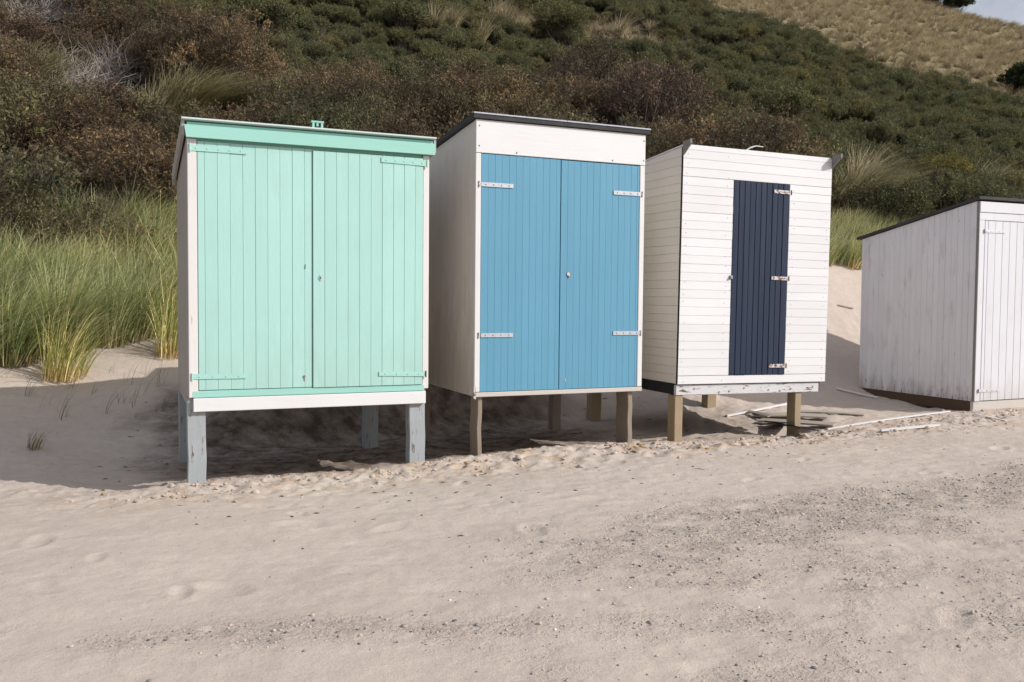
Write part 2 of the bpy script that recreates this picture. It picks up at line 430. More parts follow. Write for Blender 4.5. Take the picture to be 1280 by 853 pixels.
M['leaf_olive'] = leaf_mat('olive_scrub_leaves', [(0, (.075, .082, .046)), (.5, (.10, .108, .058)), (.85, (.135, .14, .075)), (1, (.19, .18, .10))],
                           [(0, (.75, .85, .8)), (.5, (1.0, 1.0, .9)), (1, (.95, .85, .9))])
M['leaf_green'] = leaf_mat('dark_green_scrub_leaves', [(0, (.105, .112, .058)), (.5, (.132, .138, .073)), (.85, (.16, .162, .088)), (1, (.22, .205, .12))],
                           [(0, (.82, .88, .86)), (.35, (1.0, 1.0, .95)), (.6, (1.12, 1.02, .85)), (.8, (.85, .93, .9)), (1, (1.35, 1.18, .9))], clump=(.6, 1.25), sc=1.6)
M['leaf_dark'] = leaf_mat('black_green_leaves', [(0, (.018, .030, .016)), (1, (.045, .058, .028))], [(0, (.9, .9, .9)), (1, (1.1, 1.1, 1.0))])
M['leaf_yellow'] = leaf_mat('yellow_green_leaves', [(0, (.10, .10, .03)), (.6, (.19, .17, .045)), (1, (.26, .22, .07))], [(0, (.9, .9, .9)), (1, (1.1, 1.1, 1.0))])
def twig_mat(name, col):
    m, nt, b = new_mat(name)
    geo = nt.nodes.new('ShaderNodeNewGeometry')
    nt.links.new(mix(nt, geo.outputs['Random Per Island'], tuple(x * .55 for x in col), tuple(min(1, x * 1.3) for x in col)), b.inputs['Base Color'])
    b.inputs['Roughness'].default_value = .85; return m
M['twig'] = twig_mat('brown_twigs', (.085, .068, .055))
M['twig_grey'] = twig_mat('bleached_grey_twigs', (.33, .29, .27))
def blade_mat(name, base, mid, tip, rnd=.5):
    m, nt, b = new_mat(name)
    geo = nt.nodes.new('ShaderNodeNewGeometry')
    at = nt.nodes.new('ShaderNodeAttribute'); at.attribute_name = 'along'
    oi = nt.nodes.new('ShaderNodeObjectInfo')
    c = ramp(nt, at.outputs['Fac'], [(0, base), (.28, mid), (.7, mid), (1, tip)])
    dry = mth(nt, 'GREATER_THAN', geo.outputs['Random Per Island'], 1 - rnd * .5)
    c = mix(nt, mth(nt, 'MULTIPLY', dry, .75), c, tip)
    c = mix(nt, 1.0, c, ramp(nt, mth(nt, 'FRACT', mth(nt, 'MULTIPLY', geo.outputs['Random Per Island'], 7.0)), [(0, .42), (1, 1.5)]), 'MULTIPLY')
    tn = nt.nodes.new('ShaderNodeAttribute'); tn.attribute_name = 'tone'
    if name == 'marram_blades': c = mix(nt, 1.0, c, ramp(nt, tn.outputs['Fac'], [(0, (.50, .62, .55)), (.5, (1, 1, 1)), (1, (1.3, 1.15, .95))]), 'MULTIPLY')
    c = mix(nt, 1.0, c, ramp(nt, oi.outputs['Random'], [(0, (.75, .72, .70)), (.5, (1.0, .98, .95)), (1, (1.2, 1.2, 1.15))]), 'MULTIPLY')
    nt.links.new(c, b.inputs['Base Color']); b.inputs['Roughness'].default_value = .55
    b.inputs['Specular IOR Level'].default_value = .3
    out = nt.nodes['Material Output']
    tr = nt.nodes.new('ShaderNodeBsdfTranslucent'); nt.links.new(c, tr.inputs[0])
    ms = nt.nodes.new('ShaderNodeMixShader'); ms.inputs[0].default_value = .3
    nt.links.new(b.outputs[0], ms.inputs[1]); nt.links.new(tr.outputs[0], ms.inputs[2]); nt.links.new(ms.outputs[0], out.inputs[0])
    return m
M['marram'] = blade_mat('marram_blades', (.40, .30, .16), (.245, .305, .105), (.74, .69, .42), .75)
M['straw'] = blade_mat('straw_blades', (.22, .175, .10), (.37, .31, .19), (.56, .48, .33))
M['straw_green'] = blade_mat('dry_green_blades', (.24, .19, .10), (.31, .29, .14), (.55, .49, .30))
def pebble_mat():
    m, nt, b = new_mat('pebbles')
    geo = nt.nodes.new('ShaderNodeNewGeometry')
    c = ramp(nt, geo.outputs['Random Per Island'], [(0, (.06, .06, .07)), (.22, (.13, .125, .14)), (.50, (.22, .205, .21)), (.75, (.33, .285, .25)), (.93, (.40, .34, .28)), (.965, (.72, .70, .66)), (1, (.8, .78, .74))])
    nt.links.new(c, b.inputs['Base Color']); b.inputs['Roughness'].default_value = .7; return m
M['pebble'] = pebble_mat()

# ---------------------------------------------------------------- ground sheet
def axis_coords(f0, f1, d, lo, hi, g):
    mid = list(np.arange(f0, f1, d))
    a = []; p = f0; st_ = d
    while p > lo: st_ = min(st_ * g, 3.0); p -= st_; a.append(p)
    b = []; p = mid[-1]; st_ = d
    while p < hi: st_ = min(st_ * g, 3.0); p += st_; b.append(p)
    return np.array(a[::-1] + mid + b)
xs = axis_coords(-5.4, 6.2, .022, -160, 220, 1.045)
ys = axis_coords(3.0, 11.0, .022, -90, 230, 1.03)
GX, GY = np.meshgrid(xs, ys)
GZ = terrain(GX, GY)
add_dents(GX, GY, GZ)
S_, T_ = st(GX, GY)
PX, PY, PD = project(GX, GY, GZ)
# tan grass belt high on the right, named by where it lies on the slope
TANX = [0, 858, 936, 999, 1014, 1053, 1131, 1210, 1280, 1500, 2500]
TANY = [-900, 0, 23, 39, 42, 66, 84, 104, 135, 210, 400]
def tan_zone(px, py, s): return (s > 22) & (py < np.interp(px, TANX, TANY))
BRX = [-400, 120, 160, 200, 260, 400, 560, 700, 850, 930, 1050, 1280, 1600]
BRY = [-300, -60, 5, 45, 75, 105, 122, 124, 150, 200, 228, 262, 320]
def brown_zone(px, py): return py > np.interp(px, BRX, BRY)
veg = sstep(6.6, 8.2, S_ + .8 * fbm(GX * .5, GY * .5, 3))
tanf = np.where(tan_zone(PX, PY, S_) & (PD > 1), 1.0, 0.0)
crust = np.exp(-((S_ + .3) / .5) ** 2) * sstep(-1.5, .4, T_)
bx_, by_ = 4.15, 1.8                                        # the shingle band runs along this direction
dist_band = ((GY - 5.5) * bx_ - (GX - .05) * by_) / math.hypot(bx_, by_)
def shingle(x, y):
    db = ((y - 5.5) * bx_ - (x - .05) * by_) / math.hypot(bx_, by_) + .25 * fbm(x * 1.1, y * 1.1, 3)
    right = sstep(-.8, 1.0, x + .3 * fbm(x, y * 2, 2))
    band = np.exp(-((db + .55) / .5) ** 2) * sstep(.12, -.1, db) * sstep(-.6, 1.6, x)
    med = sstep(.1, -.3, db) * right * np.clip(.42 + 1.5 * fbm(x * 1.3, y * 1.9 + 4, 3), 0.03, 1)
    low = np.exp(-((y - 3.78 - .05 * x) / .17) ** 2) * sstep(1, -.3, x) * .9 * np.clip(.6 + 1.4 * fbm(x * 2, y * 2 + 8, 2), 0, 1)
    cl = np.clip(.78 + 1.1 * fbm(x * 3.1 + 5, y * 4.6, 4, .6), .2, 1.3)
    return np.clip((band * 1.0 + med * .62 + low * .85) * cl, 0, 1)
grit = shingle(GX, GY)
sand_zone = sstep(.15, .9, S_ + .5 * fbm(GX * 1.6, GY * 1.6, 4)) * sstep(4.2, 3.2, S_) * sstep(-.2, .6, T_ + .5 * fbm(GX * 1.3 + 9, GY * 1.3, 3)) * sstep(5.4, 3.8, T_ + .4 * fbm(GX, GY + 7, 3))  # mask of the darker sand under and behind the first huts, ragged edges
nx, ny = len(xs), len(ys)
idx = np.arange(nx * ny).reshape(ny, nx)
Fq = np.stack([idx[:-1, :-1], idx[:-1, 1:], idx[1:, 1:], idx[1:, :-1]], -1).reshape(-1, 4)
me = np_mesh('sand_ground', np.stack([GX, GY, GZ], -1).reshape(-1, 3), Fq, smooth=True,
             attrs={'sand_zone': sand_zone.ravel(), 'veg': veg.ravel(), 'tan': tanf.ravel(), 'crust': crust.ravel(), 'grit': grit.ravel()})
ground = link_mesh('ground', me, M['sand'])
tag(ground, kind='structure')

# ---------------------------------------------------------------- timber helpers (hut space: u right, v back, w up)
def box(bm, u0, u1, v0, v1, w0, w1, bev=.004):
    vs = [bm.verts.new((u, v, w)) for u in (u0, u1) for v in (v0, v1) for w in (w0, w1)]
    f = [(0, 1, 3, 2), (4, 6, 7, 5), (0, 4, 5, 1), (2, 3, 7, 6), (0, 2, 6, 4), (1, 5, 7, 3)]
    fs = [bm.faces.new([vs[i] for i in q]) for q in f]
    if bev:
        es = list({e for q in fs for e in q.edges})
        bmesh.ops.bevel(bm, geom=es, offset=bev, segments=1, affect='EDGES')
def prism(bm, prof, e0, e1):
    """prof: corner list of 3-vectors; extruded from e0(p) to e1(p)"""
    a = [bm.verts.new(e0(p)) for p in prof]; b = [bm.verts.new(e1(p)) for p in prof]
    n = len(prof)
    bm.faces.new(a); bm.faces.new(b[::-1])
    for i in range(n): bm.faces.new((a[i], b[i], b[(i + 1) % n], a[(i + 1) % n]))
def boards(bm, a0, a1, pitch, b0, b1, face, depth, mode, seed=0, start=None, ch=.0036, jit=.0010, gap=.0004):
    """boards side by side. mode: front_v (vertical boards on the front), side_v, front_h, side_h.
       face = coordinate of the outer face, depth = signed thickness inward, b0/b1 numbers or functions of a"""
    rnd = random.Random(seed)
    f0 = b0 if callable(b0) else (lambda a: b0)
    f1 = b1 if callable(b1) else (lambda a: b1)
    cuts = [a0]; p = (start if start is not None else a0 + pitch)
    while p < a1 - pitch * .25: cuts.append(p); p += pitch * rnd.uniform(.985, 1.015)
    cuts.append(a1)
    sg = 1 if depth > 0 else -1
    for x0, x1 in zip(cuts[:-1], cuts[1:]):
        j = rnd.uniform(-jit, jit); o = face + j
        x0g, x1g = x0 + gap / 2, x1 - gap / 2
        prof = [(x0g, o + sg * ch), (x0g + ch * .8, o), (x1g - ch * .8, o), (x1g, o + sg * ch), (x1g, face + depth), (x0g, face + depth)]
        tw = rnd.uniform(-.0008, .0008)
        def P(a, n, b):
            if mode == 'front_v': return (a, n, b)
            if mode == 'side_v': return (n, a, b)
            if mode == 'front_h': return (b, n, a)
            if mode == 'side_h': return (n, b, a)
        prism(bm, prof, lambda q: P(q[0], q[1], f0(q[0])), lambda q: P(q[0], q[1] + tw, f1(q[0])))
def cyl(bm, c, axis, r, h, seg=10):
    q = Vector((0, 0, 1)).rotation_difference(Vector(axis))
    m = Matrix.Translation(Vector(c)) @ q.to_matrix().to_4x4()
    bmesh.ops.create_cone(bm, cap_ends=True, segments=seg, radius1=r, radius2=r * .92, depth=h, matrix=m)
def ball(bm, c, r, sy=.5):
    m = Matrix.Translation(Vector(c)) @ Matrix.Diagonal((1, sy, 1, 1))
    bmesh.ops.create_uvsphere(bm, u_segments=8, v_segments=6, radius=r, matrix=m)
def tube(bm, pts, r0, r1, seg=5):
    pts = [Vector(p) for p in pts]; rings = []
    for i, p in enumerate(pts):
        d = (pts[min(i + 1, len(pts) - 1)] - pts[max(i - 1, 0)]).normalized()
        q = Vector((0, 0, 1)).rotation_difference(d); r = r0 + (r1 - r0) * i / (len(pts) - 1)
        rings.append([bm.verts.new(p + q @ Vector((math.cos(a) * r, math.sin(a) * r, 0))) for a in [2 * math.pi * k / seg for k in range(seg)]])
    for A, B in zip(rings[:-1], rings[1:]):
        for k in range(seg): bm.faces.new((A[k], A[(k + 1) % seg], B[(k + 1) % seg], B[k]))
    bm.faces.new(rings[0][::-1]); bm.faces.new(rings[-1])
def clip_top(bm, w_at0, slope):
    """cut everything above the sloping roof line w = w_at0 - slope * v"""
    no = Vector((0, slope, 1)).normalized()
    g = list(bm.verts) + list(bm.edges) + list(bm.faces)
    r = bmesh.ops.bisect_plane(bm, geom=g, plane_co=(0, 0, w_at0), plane_no=no, clear_outer=True)
    es = [e for e in r['geom_cut'] if isinstance(e, bmesh.types.BMEdge)]
    if es: bmesh.ops.edgeloop_fill(bm, edges=es)
def B(): return bmesh.new()

def hinge(parent, u0, u1, w, wslope, t, v, mat, boltmat, n=4, plate=None, platemat=None, taper=True):
    """strap hinge lying on a door face, with screws and a knuckle at the post end"""
    bm = B(); h0, h1 = t / 2, t / 2 * (.85 if taper else 1)
    w1 = w + wslope
    vs = [(u0, w - h0), (u1, w1 - h1), (u1, w1 + h1), (u0, w + h0)]
    prism(bm, [(a, v, b) for a, b in vs], lambda p: p, lambda p: (p[0], p[1] - .005, p[2]))
    o = obj('hinge', bm, mat, parent)
    for k in range(n):
        f = (k + .6) / (n + .15); bm = B(); ball(bm, (u0 + (u1 - u0) * f, v - .006, w + wslope * f), .0065, .6)
        obj('screw', bm, boltmat, o)
    if plate is not None:
        bm = B(); cyl(bm, (plate, v - .006, w), (0, 0, 1), .007, t * 1.35, 8)
        obj('knuckle', bm, platemat or mat, o)
    return o

def leg(parent, u0, u1, v0, v1, w0, w1, mat, bev=.005, rough=0.004, seed=0):
    bm = B(); rnd = random.Random(seed)
    n = 7; rings = []
    for k in range(n):
        w = w0 + (w1 - w0) * k / (n - 1); j = [rnd.uniform(-rough, rough) for _ in range(4)]
        c = [(u0 + bev, v0), (u1 - bev, v0), (u1, v0 + bev), (u1, v1 - bev), (u1 - bev, v1), (u0 + bev, v1), (u0, v1 - bev), (u0, v0 + bev)]
        rings.append([bm.verts.new((a + j[0], b + j[1], w)) for a, b in c])
    for A, C in zip(rings[:-1], rings[1:]):
        for i in range(8): bm.faces.new((A[i], A[(i + 1) % 8], C[(i + 1) % 8], C[i]))
    bm.faces.new(rings[0][::-1]); bm.faces.new(rings[-1])
    return obj('leg', bm, mat, parent)

# ================================================================ hut 1: mint green
def hut_mint():
    W, D = 1.90, 1.68
    h = empty('beach_hut', (-2.479, 6.84, .533), (0, R(.34), R(22.89)))
    tag(h, 'mint green beach hut with double doors raised on blue-grey posts', 'beach hut', 'wooden beach huts standing in a row')
    top = lambda v: 2.175 - .105 * v
    bm = B()
    boards(bm, .004, D, .118, .10, lambda v: top(v), .004, .018, 'side_v', 1)
    boards(bm, .004, D, .118, .10, lambda v: top(v), W - .004, -.018, 'side_v', 2)
    boards(bm, .024, W - .024, .118, .10, top(D), D, -.018, 'front_v', 3)
    box(bm, .03, W - .03, .03, D - .03, .07, .10, 0)
    obj('wall', bm, M['wall_grey'], h)
    bm = B(); box(bm, .036, W - .01, -.030, .01, 0.0, .104)
    obj('front_beam', bm, M['white_beam'], h)
    bm = B(); box(bm, .012, .05, .012, D - .01, .0, .095); box(bm, W - .05, W - .012, .012, D - .01, .0, .095)
    box(bm, .052, W - .052, D - .06, D - .012, 0, .095)
    obj('floor_frame', bm, M['wall_grey'], h)
    bm = B(); box(bm, .030, W - .022, -.020, .012, .107, .160)
    obj('door_sill', bm, M['mint_x'], h)
    for u0, u1 in ((.006, .074), (1.862, 1.915)):
        bm = B(); box(bm, u0, u1, -.018, .003, .125 if u0 > 1 else .108, 2.078)
        obj('corner_post', bm, M['white_old'], h)
    bm = B(); box(bm, .074, 1.862, .006, .024, .165, 2.10, 0)
    obj('door_backing', bm, M['mint_x'], h)
    d1 = B(); boards(d1, .078, .9435, .0945, .166, 2.060, -.016, .02, 'front_v', 4, start=.128)
    d1 = obj('door', d1, M['mint'], h)
    d2 = B(); boards(d2, .946, 1.858, .0935, .163, 2.048, -.030, .032, 'front_v', 5, start=1.039)
    d2 = obj('door', d2, M['mint'], h)
    hinge(h, .020, .440, 2.008, -.004, .046, -.019, M['mint_hinge'], M['mint_hinge'], 5, .026, M['mint_hinge'])
    hinge(h, .024, .428, .272, -.006, .040, -.019, M['mint_hinge'], M['mint_hinge'], 4, .030, M['mint_hinge'])
    hinge(h, 1.892, 1.500, 2.008, .006, .046, -.033, M['mint_hinge'], M['mint_hinge'], 5, 1.890, M['mint_hinge'])
    hinge(h, 1.886, 1.484, .250, .010, .040, -.033, M['mint_hinge'], M['mint_hinge'], 4, 1.886, M['rust'])
    bm = B(); box(bm, .882, .892, -.0205, -.012, 1.115, 1.148, .002); cyl(bm, (.887, -.021, 1.122), (0, 1, 0), .006, .006)
    obj('keyhole', bm, M['bolt'], d1)
    bm = B(); box(bm, .872, .884, -.0205, -.012, .215, .262, .002); cyl(bm, (.878, -.022, .255), (0, 1, 0), .008, .01)
    obj('latch', bm, M['bolt'], d1)
    bm = B(); cyl(bm, (1.003, -.032, 1.042), (0, 1, 0), .013, .008); box(bm, .996, 1.010, -.036, -.028, 1.018, 1.064, .002)
    obj('lock', bm, M['galv'], d2)
    bm = B(); box(bm, .999, 1.007, -.040, -.034, 1.036, 1.048, .001); obj('keyhole', bm, M['dark'], d2)
    # fascia with slanted left end
    bm = B()
    prof = [(-.002, 2.080), (1.952, 2.080), (1.954, 2.172), (-.015, 2.172)]
    prism(bm, [(a, -.062, b) for a, b in prof], lambda p: p, lambda p: (p[0], -.038, p[2]))
    obj('fascia', bm, M['mint_x'], h)
    bm = B(); box(bm, .004, 1.94, -.036, .004, 2.082, 2.198, .002)
    obj('fascia_backing', bm, M['mint_x'], h)
    bm = B()
    sl = .105
    for u0, u1, o, t, m_ in ((-.034, 1.960, 0, .011, 0),):
        prof = [(-.075, 2.205 + .008), (D + .10, 2.205 - sl * (D + .10)), (D + .10, 2.205 - sl * (D + .10) + t), (-.075, 2.205 + t + .008)]
        prism(bm, [(u0, a, b) for a, b in prof], lambda p: p, lambda p: (u1, p[1], p[2]))
    r = obj('roof', bm, M['mint_edge'], h)
    for u0, u1 in ((-.032, -.012), (1.948, 1.968)):   # barge boards along the two sloping edges
        bm = B()
        prof = [(-.036, 2.10), (D + .08, 2.10 - sl * (D + .08)), (D + .08, 2.208 - sl * (D + .08)), (-.036, 2.208)]
        prism(bm, [(u0, a, b) for a, b in prof], lambda p: p, lambda p: (u1, p[1], p[2]))
        obj('barge_board', bm, M['wall_grey'], h)
    # little mint bracket standing on the roof edge
    bm = B()
    box(bm, .938, .956, -.050, -.030, 2.226, 2.266, .002); box(bm, 1.006, 1.024, -.050, -.030, 2.222, 2.266, .002)
    box(bm, .930, 1.030, -.051, -.029, 2.267, 2.281, .002); box(bm, .972, .988, -.046, -.034, 2.24, 2.266, .001)
    obj('bracket', bm, M['mint_x'], h)
    leg(h, -.004, .131, .012, .13, -.85, .100, M['leg_blue'], seed=1)
    leg(h, 1.760, 1.898, .014, .13, -.85, -.002, M['leg_blue'], seed=2)
    leg(h, .0, .135, D - .14, D - .02, -.95, .0, M['leg_blue'], seed=3)
    leg(h, 1.745, 1.885, D - .14, D - .02, -.95, .0, M['leg_blue'], seed=4)
    return h
hut_mint()

# ================================================================ hut 2: blue doors
def hut_blue():
    W, D = 1.69, 1.72
    h = empty('beach_hut', (-.335, 7.78, .554), (0, R(.34), R(23.46)))
    tag(h, 'beach hut with sky blue double doors, white gable board and black felt roof', 'beach hut', 'wooden beach huts standing in a row')
    sl = .082; top = lambda v: 2.385 - sl * v
    bm = B()
    boards(bm, .004, D, .098, .0, lambda v: top(v), .004, .018, 'side_v', 11, jit=.0008)
    boards(bm, .004, D, .098, .0, lambda v: top(v), W - .004, -.018, 'side_v', 12)
    boards(bm, .024, W - .024, .098, .0, top(D), D, -.018, 'front_v', 13)
    obj('wall', bm, M['cream'], h)
    bm = B(); box(bm, .025, W - .025, .03, D - .03, .0, .035, 0); obj('floor', bm, M['raw_old'], h)
    bm = B(); box(bm, -.001, W, -.026, .003, 2.106, 2.388, .003)
    f = obj('gable_board', bm, M['white'], h)
    for u, w in ((.030, 2.335), (.030, 2.165), (1.672, 2.33), (1.672, 2.15), (.38, 2.128), (1.34, 2.128)):
        bm = B(); ball(bm, (u, -.027, w), .008); obj('screw', bm, M['bolt'], f)
    for u0, u1 in ((-.001, .050), (1.638, 1.690)):
        bm = B(); box(bm, u0, u1, -.022, .003, .040, 2.103)
        obj('corner_post', bm, M['white_v'], h)
    bm = B(); box(bm, -.003, W + .003, -.024, .003, -.004, .036); obj('bottom_rail', bm, M['blue_rail'], h)
    bm = B(); box(bm, -.012, .012, -.036, -.02, -.02, .09, .002); obj('corner_bracket', bm, M['galv_rust'], h)
    bm = B(); box(bm, .053, 1.635, .004, .022, .04, 2.10, 0); obj('door_backing', bm, M['dark'], h)
    d1 = B(); boards(d1, .054, .8165, .0655, .041, 2.100, -.016, .018, 'front_v', 14, ch=.0016, jit=.0004, gap=.0002)
    d1 = obj('door', d1, M['blue'], h)
    d2 = B(); boards(d2, .8235, 1.634, .0655, .041, 2.097, -.017, .019, 'front_v', 15, ch=.0016, jit=.0004, gap=.0002)
    d2 = obj('door', d2, M['blue'], h)
    for d, a, b_, w, k in ((d1, .050, .352, 1.838, .030), (d1, .055, .360, .535, .034), (d2, 1.655, 1.358, 1.838, 1.662), (d2, 1.668, 1.372, .545, 1.668)):
        hinge(h, a, b_, w, 0, .036, -.020, M['galv'], M['bolt'], 4, k, M['galv_rust'], taper=False)
    bm = B(); cyl(bm, (.905, -.021, 1.081), (0, 1, 0), .019, .012, 14); box(bm, .899, .911, -.029, -.024, 1.05, 1.078, .001)
    obj('lock', bm, M['galv_rust'], d2)
    bm = B(); box(bm, .876, .886, -.0215, -.012, .105, .140, .001); obj('latch', bm, M['galv'], d2)
    # felt roof with a rounded, seamed front edge
    for u0, u1 in ((-.030, .8595), (.8605, 1.724)):
        bm = B()
        prof = [(-.050, 2.395), (.0, 2.392), (D + .06, 2.392 - sl * (D + .06)), (D + .06, 2.425 - sl * (D + .06)), (0, 2.440), (-.044, 2.438), (-.054, 2.428)]
        prism(bm, [(u0, a, b) for a, b in prof], lambda p: p, lambda p: (u1, p[1], p[2]))
        r = obj('roof_felt', bm, M['felt'], h)
    bm = B(); prism(bm, [(-.032, a, b) for a, b in ((-.057, 2.430), (-.046, 2.441), (-.02, 2.443), (-.02, 2.447), (-.048, 2.445), (-.061, 2.431))], lambda p: p, lambda p: (.857, p[1], p[2]))
    obj('edge_trim', bm, M['galv'], h); bm = B()
    prism(bm, [(.863, a, b) for a, b in ((-.057, 2.430), (-.046, 2.441), (-.02, 2.443), (-.02, 2.447), (-.048, 2.445), (-.061, 2.431))], lambda p: p, lambda p: (1.726, p[1], p[2]))
    obj('edge_trim', bm, M['galv'], h)
    leg(h, .046, .088, .02, .20, -.85, -.006, M['raw_old'], seed=5, rough=.006)
    leg(h, 1.568, 1.618, .02, .24, -.85, -.006, M['raw_old'], seed=6, rough=.006)
    leg(h, .02, .12, D - .16, D - .04, -.9, -.002, M['raw_old'], seed=7)
    leg(h, 1.54, 1.64, D - .16, D - .04, -.9, -.002, M['raw_old'], seed=8)
    return h
hut_blue()

# ================================================================ hut 3: white boards, navy door
def hut_navy():
    W, D = 1.80, 2.0
    h = empty('beach_hut', (1.599, 8.70, .582), (0, R(.91), R(22.07)))
    tag(h, 'white horizontal board beach hut with a narrow navy door on pine posts', 'beach hut', 'wooden beach huts standing in a row')
    sl = .075
    bm = B()
    def fr(u0, u1, w0, w1, seed): 
        n = max(1, round((w1 - w0) / .0845)); boards(bm, w0, w1, (w1 - w0) / n, u0, u1, -.0215, .02, 'front_h', seed, ch=.0035, jit=.0012, gap=.0009)
    fr(0, .587, .080, 2.008, 21); fr(1.274, W, .080, 2.008, 22); fr(0, W, -.004, .077, 23); 
    boards(bm, 2.010, 2.30, .0845, 0, W, -.0215, .02, 'front_h', 24, ch=.0035, gap=.0007)
    fw = obj('front_wall', bm, M['white_lap'], h)
    rn = random.Random(8)
    for k in range(24):
        w = .035 + k * .0948
        for u in (.05, .52, 1.33, 1.75):
            if rn.random() < .75:
                bm = B(); ball(bm, (u + rn.uniform(-.012, .012), -.022, min(2.25, w + rn.uniform(-.02, .02))), .0045); obj('nail', bm, M['bolt'], fw)
    bm = B()
    boards(bm, 0, 2.40, .0845, .004, D, .0, .018, 'side_h', 25, ch=.0035, gap=.0007)
    boards(bm, 0, 2.40, .0845, .004, D, W, -.018, 'side_h', 26, ch=.0035, gap=.0007)
    boards(bm, 0, 2.40, .0845, .024, W - .024, D, -.018, 'front_h', 27, ch=.0035, gap=.0007)
    clip_top(bm, 2.292, sl)
    obj('wall', bm, M['white_lap_side'], h)
    bm = B(); box(bm, -.005, .001, -.024, .002, .0, 2.285, .001); obj('corner_strip', bm, M['black_wood'], h)
    bm = B(); box(bm, .588, 1.274, .003, .02, .08, 2.008, 0); obj('door_backing', bm, M['black_wood'], h)
    bm = B(); boards(bm, .590, 1.270, .067, .081, 2.006, -.026, .028, 'front_v', 28, ch=.005, jit=.0025, gap=.0014)
    d = obj('door', bm, M['navy'], h)
    for w in (1.925, 1.056, .168):
        hinge(h, 1.262, 1.068, w, .002, .036, -.030, M['galv_rust'], M['bolt'], 3, 1.280, M['rust'], taper=False)
    bm = B(); box(bm, .566, .598, -.038, -.022, 1.035, 1.07, .002); cyl(bm, (.574, -.042, 1.052), (0, 1, 0), .010, .02)
    obj('latch', bm, M['bolt'], d)
    bm = B(); box(bm, .002, 1.742, .004, .045, -.112, -.012, .004)
    fb = obj('front_beam', bm, M['beam_holes'], h)
    for u in (.08, .21, .50, .62, .80, 1.10, 1.24, 1.38, 1.66):
        bm = B(); cyl(bm, (u, .002, -.07 + .02 * math.sin(u * 9)), (0, 1, 0), .009, .008, 9); obj('bolt', bm, M['bolt'], fb)
    bm = B(); box(bm, -.006, .034, .047, D - .02, -.108, -.008); box(bm, W - .05, W - .01, .047, D - .02, -.108, -.008); box(bm, .036, W - .052, D - .07, D - .02, -.108, -.008)
    box(bm, .036, W - .052, .05, D - .072, -.03, -.008, 0)
    obj('floor_frame', bm, M['black_wood'], h)
    bm = B()   # thin roof deck
    prof = [(-.012, 2.302), (D + .03, 2.302 - sl * (D + .03)), (D + .03, 2.316 - sl * (D + .03)), (-.012, 2.316)]
    prism(bm, [(.008, a, b) for a, b in prof], lambda p: p, lambda p: (W - .008, p[1], p[2]))
    r = obj('roof', bm, M['white_lap'], h)
    for u0 in (-.012, W - .006):   # grey side boards whose ends stick out in front
        bm = B()
        prof = [(-.155, 2.343), (-.155, 2.300), (-.10, 2.262), (-.026, 2.208), (-.026, 2.335)]
        prism(bm, [(u0, a, b) for a, b in prof], lambda p: p, lambda p: (u0 + .020, p[1], p[2]))
        obj('board_end', bm, M['grey_board'], h)
    bm = B(); tube(bm, [(.74, .02, 2.31), (.79, .0, 2.345), (.85, -.01, 2.365), (.93, -.02, 2.36)], .009, .004, 6)
    obj('edge_strip', bm, M['white_lap'], r)
    leg(h, .004, .096, .02, .15, -.95, -.115, M['raw'], seed=9)
    leg(h, 1.455, 1.535, .02, .15, -.95, -.115, M['raw'], seed=10)
    leg(h, .02, .15, D - .18, D - .05, -1.0, -.111, M['raw'], seed=11)
    leg(h, 1.62, 1.75, D - .18, D - .05, -1.0, -.111, M['raw'], seed=12)
    return h
hut_navy()

